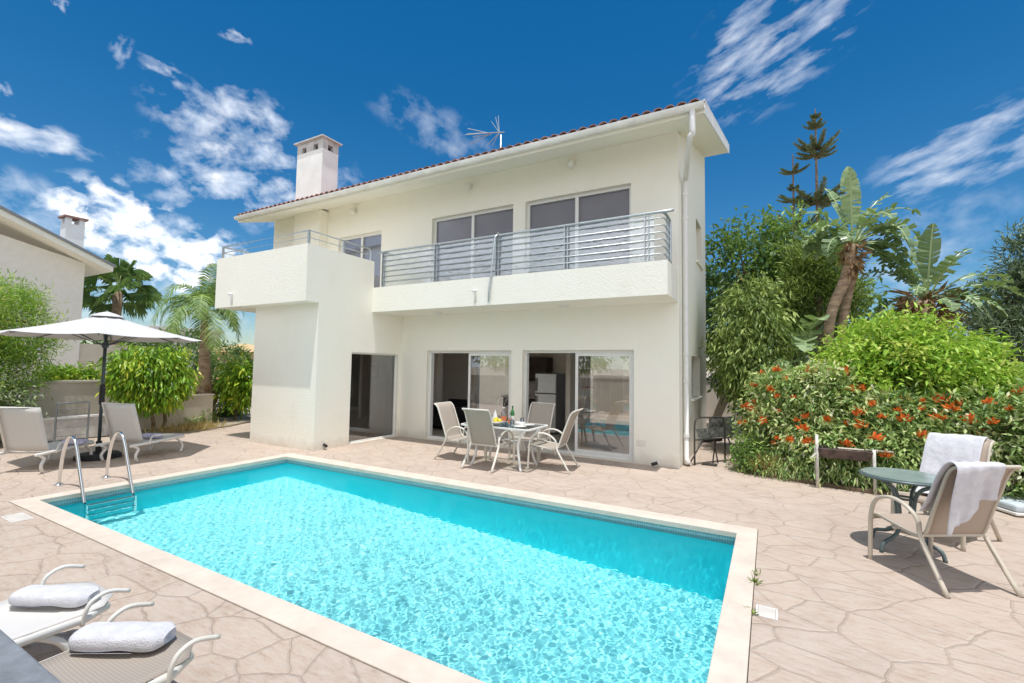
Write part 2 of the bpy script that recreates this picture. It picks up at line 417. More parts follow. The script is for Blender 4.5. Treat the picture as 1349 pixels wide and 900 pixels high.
# ------------------------------------------------------------------ world, sun, camera
SUN = Vector((.096, -.176, .980)).normalized()
CLOUDS = [((-0.801, 0.43, 0.417), (0.613, 0.73, 0.303), (-0.28, 0.296, -0.913), 0.103, 0.058, 1.0, 0),
((-0.81, 0.486, 0.329), (0.645, 0.705, 0.295), (-0.156, 0.295, -0.943), 0.166, 0.082, 1.1, 0),
((-0.821, 0.346, 0.454), (0.403, 0.915, -0.008), (-0.482, -0.019, -0.876), 0.036, 0.017, 0.8, 0),
((-0.837, 0.293, 0.463), (0.532, 0.166, 0.83), (0.217, 0.951, -0.222), 0.025, 0.013, 0.7, 0),
((-0.746, 0.408, 0.527), (0.615, 0.74, 0.273), (-0.434, 0.293, -0.852), 0.027, 0.011, 0.7, 0),
((-0.921, 0.225, 0.319), (0.318, 0.937, 0.144), (-0.308, 0.029, -0.951), 0.073, 0.026, 0.95, 0),
((-0.917, 0.325, 0.229), (0.423, 0.854, 0.303), (-0.148, 0.177, -0.973), 0.081, 0.06, 1.5, 1),
((-0.893, 0.413, 0.18), (0.491, 0.838, 0.237), (-0.085, 0.169, -0.982), 0.099, 0.063, 1.5, 1),
((-0.947, 0.229, 0.227), (0.306, 0.944, 0.126), (-0.201, 0.04, -0.979), 0.091, 0.044, 0.8, 0),
((-0.561, 0.69, 0.458), (0.705, 0.658, -0.265), (-0.54, 0.085, -0.837), 0.124, 0.043, 0.6, 0),
((0.003, 0.844, 0.536), (0.995, -0.099, 0.032), (0.302, 0.47, -0.829), 0.127, 0.092, 0.80, 2),
((0.253, 0.911, 0.326), (0.902, -0.381, 0.204), (0.31, 0.214, -0.926), 0.104, 0.057, 0.80, 2),
((0.233, 0.945, 0.229), (0.953, -0.3, 0.031), (0.148, 0.174, -0.974), 0.108, 0.048, 0.5, 0),
((-0.921, 0.374, 0.11), (0.526, 0.846, 0.089), (-0.049, 0.07, -0.996), 0.317, 0.077, 0.7, 0),
((0.194, 0.965, 0.176), (0.965, -0.223, -0.136), (0.004, 0.141, -0.99), 0.104, 0.075, 0.6, 0),
((-0.843, 0.226, 0.489), (0.291, 0.955, 0.05), (-0.509, -0.066, -0.858), 0.011, 0.01, 0.8, 0),
((-0.909, 0.191, 0.371), (0.341, 0.86, 0.38), (-0.347, 0.13, -0.929), 0.009, 0.01, 0.8, 0),
((-0.931, 0.288, 0.223), (0.348, 0.911, 0.22), (-0.184, 0.11, -0.977), 0.027, 0.029, 1.4, 1)]
wd = bpy.data.worlds.new('World'); sc.world = wd; wd.use_nodes = True
nt = wd.node_tree; nt.nodes.clear(); T = NT(nt)
sky = T.n('TexSky', _sky_type='NISHITA', _sun_disc=False, _sun_elevation=math.asin(SUN.z), _sun_rotation=math.atan2(SUN.x, SUN.y),
          _air_density=1.0, _dust_density=.35, _ozone_density=3.0, _altitude=30)
hs = T.n('HueSaturation', Hue=.496, Saturation=1.42, Value=.545, Color=sky.outputs[0]).outputs[0]
dvec = T.n('TexCoord').outputs['Generated']
dens = None; shade = None
for i, (c, u, v, a, b, g, ty) in enumerate(CLOUDS):
    d = T.n('VectorMath', _operation='SUBTRACT', i0=dvec, i1=c).outputs[0]
    pu = T.n('VectorMath', _operation='DOT_PRODUCT', i0=d, i1=tuple(x/a for x in u)).outputs['Value']
    pv = T.n('VectorMath', _operation='DOT_PRODUCT', i0=d, i1=tuple(x/b for x in v)).outputs['Value']
    r2 = T.math('ADD', T.math('MULTIPLY', pu, pu), T.math('MULTIPLY', pv, pv))
    m_ = T.math('SUBTRACT', 1.0, r2)
    s = max(a, b); k = 5.0 if ty != 1 else 4.0
    vec = T.n('CombineXYZ', X=T.math('MULTIPLY', pu, max(1.5, a*26*(.6 if ty == 2 else .8))), Y=T.math('MULTIPLY', pv, max(1.1, b*26*(1.7 if ty == 2 else 1.0))), Z=i*7.3).outputs[0]
    nz = T.n('TexNoise', Vector=vec, Scale=1.0 if ty != 1 else 1.35, Detail=6.0, Roughness=.55 if ty != 1 else .52, Distortion=.15).outputs[0]
    e = T.math('ADD', T.math('MULTIPLY', m_, .40), T.math('MULTIPLY', T.math('SUBTRACT', nz, .53), 2.9))
    if ty == 1: e = T.math('MULTIPLY', T.math('ADD', e, .17), 1.9, clamp=True)
    else: e = T.math('SMOOTH_MIN', T.math('MULTIPLY', T.math('ADD', e, .06), .80*g, clamp=True), .92, .3)
    fade = T.math('MULTIPLY', T.math('ADD', m_, .5), 1.0, clamp=True)
    e = T.math('MULTIPLY', T.math('MULTIPLY', e, fade), min(g, 1.0))
    dens = e if dens is None else T.math('MAXIMUM', dens, e)
# added unseen cloud behind and right of the camera, fill light for the walls
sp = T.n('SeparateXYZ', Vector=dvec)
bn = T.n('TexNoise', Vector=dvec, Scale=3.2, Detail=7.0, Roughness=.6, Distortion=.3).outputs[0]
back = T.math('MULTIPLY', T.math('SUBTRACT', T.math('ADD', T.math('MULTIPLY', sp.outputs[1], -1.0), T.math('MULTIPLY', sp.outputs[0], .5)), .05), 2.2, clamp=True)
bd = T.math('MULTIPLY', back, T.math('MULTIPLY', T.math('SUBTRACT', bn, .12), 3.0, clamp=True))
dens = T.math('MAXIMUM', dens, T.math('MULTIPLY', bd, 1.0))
cn = T.n('TexNoise', Vector=dvec, Scale=22.0, Detail=5.0).outputs[0]
ccol = T.ramp(cn, [(.3, (.60, .68, .80)), (.62, (.97, .97, .98))])
csc = T.n('VectorMath', _operation='SCALE', i0=ccol); csc.inputs['Scale'].default_value = 7.0
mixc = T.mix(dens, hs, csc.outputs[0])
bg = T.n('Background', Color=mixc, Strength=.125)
wo = nt.nodes.new('ShaderNodeOutputWorld'); nt.links.new(bg.outputs[0], wo.inputs[0])

sl = bpy.data.lights.new('sun', 'SUN'); sl.energy = 2.4; sl.angle = R(.53); sl.color = (1, .975, .935)
so = bpy.data.objects.new('sun', sl); col.objects.link(so); so.location = (5, -9, 40)
so.rotation_euler = SUN.to_track_quat('Z', 'Y').to_euler(); sl.cycles.is_caustics_light = True

cd = bpy.data.cameras.new('camera'); cam = bpy.data.objects.new('camera', cd); col.objects.link(cam); sc.camera = cam
cd.sensor_width = 36; cd.sensor_fit = 'HORIZONTAL'; cd.lens = 36*608.3/1349; cd.clip_start = .05; cd.clip_end = 3000
def cam_axes(yaw, pitch, roll):
    cy, sy = math.cos(yaw), math.sin(yaw)
    f = Vector((-sy*math.cos(pitch), cy*math.cos(pitch), math.sin(pitch))); r = Vector((cy, sy, 0)); u = r.cross(f)
    return math.cos(roll)*r+math.sin(roll)*u, -math.sin(roll)*r+math.cos(roll)*u, f
r_, u_, f_ = cam_axes(R(29.138), R(3.161), R(.905))
cam.matrix_world = Matrix(((r_.x, u_.x, -f_.x, 0), (r_.y, u_.y, -f_.y, 0), (r_.z, u_.z, -f_.z, 1.75), (0, 0, 0, 1)))
vs = sc.view_settings; vs.view_transform = 'Standard'; vs.look = 'None'; vs.gamma = 1; vs.exposure = .74
cy_ = sc.cycles; cy_.max_bounces = 10; cy_.diffuse_bounces = 6; cy_.glossy_bounces = 5; cy_.transmission_bounces = 8; cy_.transparent_max_bounces = 24
cy_.sample_clamp_indirect = 5; cy_.caustics_reflective = False; cy_.caustics_refractive = True

# ------------------------------------------------------------------ ground, paving, pool
PX0, PX1, PY0, PY1 = -7.95, -.33, 2.26, 5.62          # pool opening (coping inner edge)
CX0, CX1, CY0, CY1 = -8.17, -.135, 2.05, 5.88         # coping outer edge
def ring(mb, o, i, z):
    (a0, a1, b0, b1), (c0, c1, d0, d1) = o, i
    return mb.add([(a0,b0,z),(a1,b0,z),(a1,b1,z),(a0,b1,z),(c0,d0,z),(c1,d0,z),(c1,d1,z),(c0,d1,z)],
                  [(0,1,5,4),(1,2,6,5),(2,3,7,6),(3,0,4,7)])
DX0, DX1, DY0, DY1 = -13.3, 9., -.7, 20.
tag(ring(MB(), (-900, 900, -900, 900), (CX0-.006, CX1+.006, CY0-.006, CY1+.006), -.025).build('ground', MT['dry']), 'dry pale earth ground around the villa', 'ground', kind='structure')
pv = MB(); ring(pv, (DX0, DX1, DY0, DY1), (CX0-.006, CX1+.006, CY0-.006, CY1+.006), 0.0)
tag(pv.build('paving', MT['paving']), 'beige stamped flagstone paving around the pool', 'paving', kind='structure')
def bed(name, pts, z0, z1, mat, label, cat):
    mb = MB(); n = len(pts)
    mb.add([(x, y, z0) for x, y in pts]+[(x, y, z1) for x, y in pts], [tuple(range(n, 2*n))]+[(i, (i+1) % n, n+(i+1) % n, n+i) for i in range(n)])
    return tag(mb.build(name, mat), label, cat, kind='structure')
bed('garden_bed_ground', [(-.5, 9.0), (.0, 8.82), (.6, 8.62), (1.3, 8.45), (2.6, 8.35), (3.6, 7.7), (8.9, 5.5), (8.9, 19), (.0, 19), (-.25, 13)], .004, .05, MT['soil'], 'dark soil bed under the flowering hedge', 'soil')
bed('left_bed_ground', [(-12.85, 5.0), (-12.6, 6.3), (-12.9, 7.4), (-13.6, 8.6), (-17, 12), (-17, 5.0)], .004, .04, MT['dry'], 'pale dry soil bed by the palm and weeping tree', 'soil')
# coping
cp = MB()
def cring(mb, o, i, z0, z1):
    (a0, a1, b0, b1), (c0, c1, d0, d1) = o, i
    V = [(a0,b0),(a1,b0),(a1,b1),(a0,b1)]; W = [(c0,d0),(c1,d0),(c1,d1),(c0,d1)]
    vs_ = [(x, y, z) for z in (z0, z1) for x, y in V+W]; f = []
    for k in range(4):
        j = (k+1) % 4
        f += [(8+k, 8+j, 12+j, 12+k), (4+k, 4+j, j, k), (k, j, 8+j, 8+k), (4+j, 4+k, 12+k, 12+j)]
    return mb.add(vs_, f)
cring(cp, (CX0, CX1, CY0, CY1), (PX0, PX1, PY0, PY1), -.05, .010)
tag(cp.build('pool_coping', MT['coping'], bevel=.006), 'smooth beige stone coping round the pool edge', 'coping', kind='structure')
# pool basin: tile band, walls and sloped floor, set 25 mm back under the coping
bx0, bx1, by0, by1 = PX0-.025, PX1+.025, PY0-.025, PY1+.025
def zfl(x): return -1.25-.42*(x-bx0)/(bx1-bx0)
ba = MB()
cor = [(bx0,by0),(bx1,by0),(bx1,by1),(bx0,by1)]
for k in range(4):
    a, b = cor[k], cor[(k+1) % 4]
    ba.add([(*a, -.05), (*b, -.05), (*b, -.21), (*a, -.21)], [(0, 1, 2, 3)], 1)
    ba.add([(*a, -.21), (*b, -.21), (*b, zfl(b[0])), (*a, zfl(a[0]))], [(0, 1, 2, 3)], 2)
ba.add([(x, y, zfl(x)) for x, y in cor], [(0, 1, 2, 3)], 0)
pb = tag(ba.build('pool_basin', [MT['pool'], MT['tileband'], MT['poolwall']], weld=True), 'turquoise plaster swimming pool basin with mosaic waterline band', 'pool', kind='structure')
pb.cycles.is_caustics_receiver = True
# rippled water surface
WV = []
for i in range(48):
    L = .036*(4.5**rng.random()); a = rng.random()*2*PI; k = 2*PI/L
    WV.append((k*math.cos(a), k*math.sin(a), rng.random()*2*PI, 0.00125*L*min(1.0, math.sqrt(L/.12))*(1.0 if L < .14 else .55)))
def wz(X, Y):
    Z = np.zeros_like(X)
    for kx, ky, p, A in WV: Z += A*np.sin(kx*X+ky*Y+p)
    amp = .74+.16*np.sin(X*.9+1.1)*np.sin(Y*1.3+.4)
    return Z*np.clip(amp, .30, .95)-.10
nx, ny = 1300, 570
xs = np.linspace(bx0+.001, bx1-.001, nx); ys = np.linspace(by0+.001, by1-.001, ny)
Xg, Yg = np.meshgrid(xs, ys); V = np.stack([Xg, Yg, wz(Xg, Yg)], -1).reshape(-1, 3)
ii = np.arange(nx*ny).reshape(ny, nx)
F = np.stack([ii[:-1, :-1], ii[:-1, 1:], ii[1:, 1:], ii[1:, :-1]], -1).reshape(-1, 4)
me = bpy.data.meshes.new('water'); me.vertices.add(len(V)); me.vertices.foreach_set('co', V.ravel())
me.loops.add(F.size); me.loops.foreach_set('vertex_index', F.astype(np.int32).ravel())
me.polygons.add(len(F)); me.polygons.foreach_set('loop_start', np.arange(len(F), dtype=np.int32)*4)
me.update(calc_edges=True); me.polygons.foreach_set('use_smooth', [True]*len(F)); me.materials.append(MT['water'])
wo_ = bpy.data.objects.new('water', me); col.objects.link(wo_); wo_.cycles.is_caustics_caster = True
tag(wo_, 'rippling clear turquoise pool water', 'water', kind='structure')

# ladder
lad = thing('pool_ladder', 'polished steel pool ladder with two hooped rails at the near end', 'pool ladder', (-8.1, 2.92, 0))
for y in (2.66, 3.19):
    MB().tube(ease([(-8.70, y, 0), (-8.63, y, .40), (-8.50, y, .64), (-8.36, y, .70), (-8.22, y, .62), (-8.08, y, .35), (-7.90, y, 0.), (-7.78, y, -.25), (-7.76, y, -.6), (-7.76, y, -1.0)], 5), .021, 10).build('handrail', MT['chrome'], lad, smooth=True)
    MB().lathe([(.055, .002), (.055, .012), (.03, .026), (.022, .03)], (-8.70, y, 0), 16).build('floor_flange', MT['chrome'], lad, smooth=True)
for z in (-.22, -.47, -.72, -.97):
    MB().box(-7.80, -7.72, 2.68, 3.17, z-.012, z+.012).build('step', MT['chrome'], lad, bevel=.004)
lidm = M_basic('aged_white_plastic', (.60, .56, .51), .6, var=.08)
# skimmer lids and weeds along the coping joint
for n_, (x, y, w) in {'a': (-7.28, 1.90, .17), 'b': (-.04, 3.93, .055)}.items():
    o = thing('skimmer_lid', 'long white plastic skimmer lid by the near pool edge' if n_ == 'a' else 'small white plastic lid beside the right pool coping', 'lid', (x, y, 0))
    MB().box(x-w, x+w, y-.07, y+.07, .001, .008).build('cover', lidm, o, bevel=.003)
    cring(MB(), (x-w-.014, x+w+.014, y-.084, y+.084), (x-w-.003, x+w+.003, y-.073, y+.073), .001, .006).build('rim', MT['pvc'], o)
def weed(x, y, n, h, label):
    t = thing('weed', label, 'weed', (x, y, 0), 0, 'weeds in the paving joint')
    P = np.stack([rng.normal(x, .012, n), rng.normal(y, .03, n), np.full(n, .0)], 1); D = unit(n); D[:, 2] = np.abs(D[:, 2])*.6+.15
    leaf_mesh('foliage', P, D, h*rng.uniform(.5, 1.2, n), .012, LF['olive'], t)
weed(-.125, 4.42, 26, .06, 'lower tuft of weed in the joint of the right coping, beside the next tuft')
weed(-.125, 4.62, 20, .05, 'higher tuft of weed in the joint of the right coping, nearest the pool corner')
weed(-.125, 3.86, 18, .05, 'tuft of weed in the coping joint beside the small white lid')

# ------------------------------------------------------------------ villa
V_ = thing('villa', 'white two storey villa with balconies, chimney and red tiled roof edge', 'house', (-7, 9, 0))
FY, SX, BY, LX, TX, TY = 8.70, -1.41, 12.5, -13.35, -8.0, 6.25
SL = .300
def zroof(y): return 6.14+SL*(y-FY)
def wall_grid(mb, us, vs__, holes, place, th):
    """panel with rectangular holes as one closed shell: us/vs are cut lines, place(u, v, d) -> point, th thickness"""
    us = sorted(set(us)); vs__ = sorted(set(vs__))
    def solid(i, j):
        if not (0 <= i < len(us)-1 and 0 <= j < len(vs__)-1): return False
        cu, cv = (us[i]+us[i+1])/2, (vs__[j]+vs__[j+1])/2
        return not any(a < cu < b and c < cv < d for a, b, c, d in holes)
    for i in range(len(us)-1):
        for j in range(len(vs__)-1):
            if not solid(i, j): continue
            a, b, c, d = us[i], us[i+1], vs__[j], vs__[j+1]
            mb.add([place(a,c,0), place(b,c,0), place(b,d,0), place(a,d,0)], [(0,1,2,3)])
            mb.add([place(a,c,th), place(b,c,th), place(b,d,th), place(a,d,th)], [(3,2,1,0)])
            for di, dj, e in ((-1,0,((a,c),(a,d))), (1,0,((b,d),(b,c))), (0,-1,((b,c),(a,c))), (0,1,((a,d),(b,d)))):
                if not solid(i+di, j+dj):
                    p, q = e
                    mb.add([place(*p,0), place(*q,0), place(*q,th), place(*p,th)], [(0,1,2,3)])
H1, H2 = (-7.18, -4.86, .02, 2.11), (-4.59, -2.22, .02, 2.11)
U1, U2, U3 = (-7.13, -4.87, 3.20, 5.33), (-4.57, -2.28, 3.20, 5.33), (-10.42, -8.80, 3.20, 5.26)
fh = [H1, H2, U1, U2, U3, (-9.85, -8.25, .02, 2.60)]
w = MB()
us = [LX, TX, SX]+[x for h in fh for x in h[:2]]; vs2 = [0, 2.97, 3.15]+[z for h in fh for z in h[2:]]
wall_grid(w, us, vs2+[6.14], fh, lambda u, v, d: (u, FY+d, v), .25)
w.build('front_wall', MT['plaster'], V_, weld=True)
w = MB()
sh = [(10.2, 11.5, 1.15, 2.04), (11.0, 11.95, 4.22, 5.2)]
wall_grid(w, [FY+.25, BY]+[y for h in sh for y in h[:2]], [0, 6.0]+[z for h in sh for z in h[2:]], sh, lambda u, v, d: (SX-d, u, v if v < 6 else zroof(u)), .25)
w.build('side_wall', MT['plaster'], V_, weld=True)
w = MB()
bh = [(-12.4, -11.0, .9, 2.05), (-8.3, -6.7, .1, 2.65), (-4.5, -1.8, .1, 2.65)]  # the two tall openings are added, out of view, to brighten the rooms
wall_grid(w, [LX, SX]+[x for h in bh for x in h[:2]], [0, .1, .9, 2.05, 2.65, zroof(BY)], bh, lambda u, v, d: (u, BY+d, v), .25)
w.build('back_wall', MT['plaster'], V_, weld=True)
w = MB(); w.add([(LX, FY+.25, 0), (LX, BY, 0), (LX, BY, zroof(BY)), (LX, FY+.25, zroof(FY)), (LX+.25, FY+.25, 0), (LX+.25, BY, 0), (LX+.25, BY, zroof(BY)), (LX+.25, FY+.25, zroof(FY))],
            [(0,3,2,1), (4,5,6,7), (0,4,7,3), (1,2,6,5)])
w.build('end_wall', MT['plaster'], V_)
# ground-floor tower with the glazed corner, carrying the big terrace
w = MB()
th_ = (7.14, 8.60, .02, 2.02)
wall_grid(w, [TY, FY-.002, 7.14, 8.60], [0, .02, 2.02, 3.0], [th_], lambda u, v, d: (TX-d, u, v), .2)
w.box(-10.13, TX-.2, TY, TY+.2, 0, 3.0); w.box(-10.13, -9.93, TY+.2, FY-.002, 0, 3.0)
w.build('tower_wall', MT['plaster'], V_, weld=True)
# big terrace box
w = MB(); X0, X1, Y0 = -11.2, TX, 5.935
w.box(X0, X1, Y0, FY-.003, 3.0, 3.18)
w.box(X0, X1, Y0, Y0+.16, 3.18, 4.15); w.box(X1-.16, X1, Y0+.16, 7.72, 3.18, 4.15); w.box(X0, X0+.16, Y0+.16, FY-.003, 3.18, 4.15)
w.build('terrace_parapet', MT['plaster'], V_, weld=True)
# balcony slab with its low upstand
w = MB(); bY = 7.69
w.box(TX+.002, SX-.012, bY, FY-.003, 2.965, 3.15); w.box(TX+.002, SX-.012, bY, bY+.14, 3.15, 3.53); w.box(SX-.152, SX-.012, bY+.14, FY-.003, 3.15, 3.53)
w.box(TX-.15, TX, 7.72, FY-.003, 3.18, 3.53)
w.build('balcony_slab', MT['plaster'], V_, weld=True)
# interior
w = MB(); w.box(LX+.26, SX-.21, FY+.26, BY-.01, 2.72, 2.96); w.box(LX+.26, SX-.21, FY+.26, BY-.01, 5.75, 5.9); w.build('interior_ceiling', MT['interior'], V_)
w = MB(); w.box(LX+.26, SX-.21, FY+.004, BY-.01, .002, .012); w.box(-9.92, TX-.21, TY+.21, FY-.004, .002, .012); w.build('interior_floor', MT['tilefloor'], V_)
for q in ((-10.05, -9.9, FY+.26, 9.7, .012, 2.7), (-9.899, -9.45, 9.55, 9.7, .012, 2.7), (-4.5, -4.38, 10.9, 11.9, .012, 2.7), (-12.6, -8.4, BY-.06, BY-.011, .012, .9), (-11.0, -8.4, BY-.06, BY-.011, .9, 2.7), (-6.6, -4.6, BY-.06, BY-.011, .012, 2.7), (-8.6, -8.35, 10.6, 10.85, .012, 2.7)):
    MB().box(*q).build('interior_wall', MT['interior'], V_)
# roof: sloping slab, barrel tiles, gutter
RX0, RX1, RY0, RY1 = -13.52, -.87, 7.69, 13.0
def sl(y, dz): return zroof(y)+dz
w = MB(); w.add([(x, y, sl(y, dz)) for dz in (0.001, .16) for x, y in ((RX0,RY0),(RX1,RY0),(RX1,RY1),(RX0,RY1))], [(0,3,2,1),(4,5,6,7),(0,1,5,4),(1,2,6,5),(2,3,7,6),(3,0,4,7)])
w.build('roof', MT['plaster'], V_)
roofp = [o for o in bpy.data.objects if o.name == 'roof'][0]
w = MB()
nb = 67; pitch = (RX1-RX0-.06)/nb
for i in range(nb):
    xc = RX0+.03+pitch*(i+.5); P = []
    for y in (RY0-.07, RY0+.3, RY1+.03):
        P.append([(xc+pitch*.44*math.cos(a), y, sl(y, .175)+.075*math.sin(a)) for a in np.linspace(0, PI, 7)])
    w.grid(P)
    P = []
    for y in (RY0-.05, RY1+.03):
        P.append([(xc+pitch*.5+pitch*.3*math.cos(a), y, sl(y, .19)-.03*math.sin(a)) for a in np.linspace(0, PI, 5)])
    w.grid(P)
w.build('roof_tiles', MT['terracotta'], roofp, solid=.012)
w = MB()
w.add([(RX1+.002, RY0, sl(RY0, -.01)), (RX1+.03, RY0, sl(RY0, -.01)), (RX1+.03, RY1+.02, sl(RY1+.02, -.01)), (RX1+.002, RY1+.02, sl(RY1+.02, -.01)),
       (RX1+.002, RY0, sl(RY0, .22)), (RX1+.03, RY0, sl(RY0, .22)), (RX1+.03, RY1+.02, sl(RY1+.02, .22)), (RX1+.002, RY1+.02, sl(RY1+.02, .22))],
      [(0,3,2,1),(4,5,6,7),(0,1,5,4),(1,2,6,5),(2,3,7,6),(3,0,4,7)])
w.build('gable_board', MT['gutter'], roofp)
w = MB(); gz_ = sl(RY0, .13); P = []
for x in (RX0+.02, RX1+.03):
    P.append([(x, RY0-.075+.07*math.cos(a), gz_+.085*math.sin(a)) for a in np.linspace(PI, 2*PI, 9)])
w.grid(P); gut = w.build('gutter', MT['gutter'], V_, solid=.008)
for k in range(16):
    x = RX0+.4+k*.80
    MB().tube([(x, RY0-.075+.076*math.cos(a), gz_+.092*math.sin(a)) for a in np.linspace(PI, 2*PI, 7)], .009, 5).build('gutter_bracket', MT['gutter'], gut)
w = MB(); w.tube(ease([(-1.02, RY0-.07, gz_-.06), (-1.02, RY0-.07, gz_-.42)], 2)+ease([(-1.02, RY0-.06, gz_-.47), (-1.08, RY0+.05, gz_-.50), (-1.30, 8.86, gz_-.62), (-1.34, 9.0, gz_-.66)], 4)+[(-1.345, 9.04, gz_-.8), (-1.345, 9.04, .12), (-1.30, 8.98, .05)], .047, 10)
dp = w.build('downpipe', MT['pvc'], V_, smooth=True)
for z in (.55, 1.55, 2.05, 4.6, 5.05):
    MB().lathe([(.05, -.03), (.056, -.03), (.056, .03), (.05, .03)], (-1.345, 9.04, z), 12).build('pipe_collar', MT['pvc'], dp)
# chimney with breast and cap
ch = MB(); cx0, cx1, cy0, cy1 = -11.98, -10.88, 8.42, 8.96
ch.box(cx0, cx1, cy0, FY-.002, 3.2, zroof(cy0)-.001)
br = ch.build('chimney_breast', MT['plaster'], V_)
ch = MB().box(cx0, cx1, cy0, cy1, zroof(cy0)+.05, 7.82).build('chimney', MT['chim'], V_)
c2 = MB()
xs_ = [cx0, cx0+.22, cx0+.46, cx0+.68, cx0+.92, cx1]
for a, b in ((cx0, cx0+.2), (cx0+.40, cx0+.70), (cx1-.2, cx1)): c2.box(a, b, cy0, cy0+.1, 7.82, 8.12); c2.box(a, b, cy1-.1, cy1, 7.82, 8.12)
for a, b in ((cy0+.1, cy0+.18), (cy1-.18, cy1-.1)): c2.box(cx0, cx0+.1, a, b, 7.82, 8.12); c2.box(cx1-.1, cx1, a, b, 7.82, 8.12)
c2.box(cx0+.004, cx1-.004, cy0+.004, cy1-.004, 7.99, 8.12)
c2.build('chimney_vent', MT['concrete'], ch)
MB().box(cx0+.2, cx1-.2, cy0+.14, cy1-.14, 7.821, 7.985).build('flue_core', MT['soot'], ch)
MB().box(cx0-.08, cx1+.08, cy0-.08, cy1+.08, 8.12, 8.16).build('chimney_cap', MT['concrete'], ch, bevel=.01)

# windows and doors
def frame_mb(x0, x1, z0, z1, y, t=.05, d=.06, mull=()):
    mb = MB(); mb.box(x0, x1, y, y+d, z1-t, z1); mb.box(x0, x1, y, y+d, z0, z0+t); mb.box(x0, x0+t, y, y+d, z0+t, z1-t); mb.box(x1-t, x1, y, y+d, z0+t, z1-t)
    for m_ in mull: mb.box(m_-t*.6, m_+t*.6, y-.004, y+d-.004, z0+t, z1-t)
    return mb
for nm, h in (('sliding_door', H1), ('sliding_door', H2)):
    x0, x1, z0, z1 = h; m_ = (x0+x1)/2
    y = FY+.10
    f = frame_mb(x0, x1, z0, z1, y, .055, .11).build(nm, MT['white_metal'], V_, bevel=.004)
    frame_mb(m_-.03, x1-.057, z0+.057, z1-.057, y+.012, .06, .035).build('sash', MT['white_metal'], f, bevel=.003)
    MB().box(m_+.03, x1-.117, y+.026, y+.032, z0+.117, z1-.117).build('pane', MT['pane'], f)
    MB().box(m_-.012, m_+.012, y-.01, y+.010, .95, 1.12).build('handle', MT['white_metal'], f, bevel=.004)
for h in (U1, U2, U3):
    x0, x1, z0, z1 = h; m_ = (x0+x1)/2; y = FY+.10
    f = frame_mb(x0, x1, z0, z1, y, .06, .08, (m_,)).build('window', MT['white_metal'], V_, bevel=.004)
    for a, b in ((x0+.06, m_-.036), (m_+.036, x1-.06)):
        MB().box(a, b, y+.025, y+.031, z0+.06, z1-.06).build('pane', MT['pane_up'], f)
        MB().box(a, b, y+.082, y+.09, z0+.06, z1-.06).build('blind', MT['blind'], f)
mb = MB(); x = TX-.07; t = .035
mb.box(x-.05, x, th_[0], th_[1], th_[3]-t, th_[3]); mb.box(x-.05, x, th_[0], th_[1], th_[2], th_[2]+t); mb.box(x-.05, x, th_[0], th_[0]+t, th_[2]+t, th_[3]-t); mb.box(x-.05, x, th_[1]-t, th_[1], th_[2]+t, th_[3]-t)
f = mb.build('fixed_window', MT['white_metal'], V_, bevel=.003)
MB().box(x-.03, x-.022, th_[0]+t, th_[1]-t, th_[2]+t, th_[3]-t).build('pane', MT['pane'], f)
for (a, b, c, d) in sh:
    mb = MB(); x = SX-.14; t = .04
    mb.box(x-.05, x, a, b, d-t, d); mb.box(x-.05, x, a, b, c, c+t); mb.box(x-.05, x, a, a+t, c+t, d-t); mb.box(x-.05, x, b-t, b, c+t, d-t)
    f = mb.build('window', MT['white_metal'], V_, bevel=.003)
    MB().box(x-.03, x-.024, a+t, b-t, c+t, d-t).build('pane', MT['pane_up'], f)
    MB().box(SX-.02, SX+.045, a-.05, b+.05, c-.045, c-.003).build('sill', MT['plaster'], f, bevel=.004)
for a, b, c, d in bh:  # also glazes the two added openings that let in light
    f = frame_mb(a, b, c, d, BY+.06, .04, .05).build('window', MT['white_metal'], V_)
    MB().box(a+.04, b-.04, BY+.08, BY+.086, c+.04, d-.04).build('pane', MT['clear'], f)

# balcony railing
hy, hx = bY+.07, SX-.082
rail_path = ease([(TX+.22, hy+.35, 4.36), (TX+.22, hy+.06, 4.36)], 1)+ease([(TX+.235, hy+.02, 4.36), (TX+.28, hy, 4.36), (-5, hy, 4.36), (hx-.14, hy, 4.36), (hx-.03, hy+.03, 4.36), (hx, hy+.14, 4.36), (hx, FY-.45, 4.36), (hx, FY-.40, 4.33), (hx, FY-.385, 4.2), (hx, FY-.385, 3.54)], 5)
rl = MB().tube(rail_path, .024, 8).build('balcony_railing', MT['galv'], V_, smooth=True)
for z in np.linspace(3.66, 4.26, 6):
    MB().tube([(TX+.22, hy, z), (-4.6, hy, z), (hx-.05, hy, z), (hx, hy+.05, z), (hx, FY-.385, z)], .011, 6).build('rail', MT['galv'], rl, smooth=True)
for x in (TX+.22, -6.26, -4.72, -3.25, -1.80):
    mb = MB().box(x-.008, x+.008, hy-.025, hy+.025, 3.53, 4.34); mb.box(x+.055, x+.067, hy-.02, hy+.02, 3.53, 4.33)
    mb.build('post', MT['galv'], rl)
for y in (hy+.30, FY-.385):
    MB().box(hx-.02, hx+.02, y-.008, y+.008, 3.53, 4.34).build('post', MT['galv'], rl)
m_sheet, nt = new_mat('clear_acrylic_sheet'); T = NT(nt)
hn = T.n('TexNoise', Vector=T.n('Mapping', Vector=T.n('TexCoord').outputs['Object'], Scale=(1.5, 1, 5)).outputs[0], Scale=2.5, Detail=3.0).outputs[0]
bp = T.n('Bump', Height=hn, Strength=.5, Distance=.03)
gl_ = T.n('BsdfGlossy', Color=(.9, .93, .95, 1), Roughness=.08); nt.links.new(bp.outputs[0], gl_.inputs['Normal'])
tr2_ = T.n('BsdfTransparent', Color=(.93, .95, .96, 1)); mx_ = T.n('MixShader', Fac=.26)
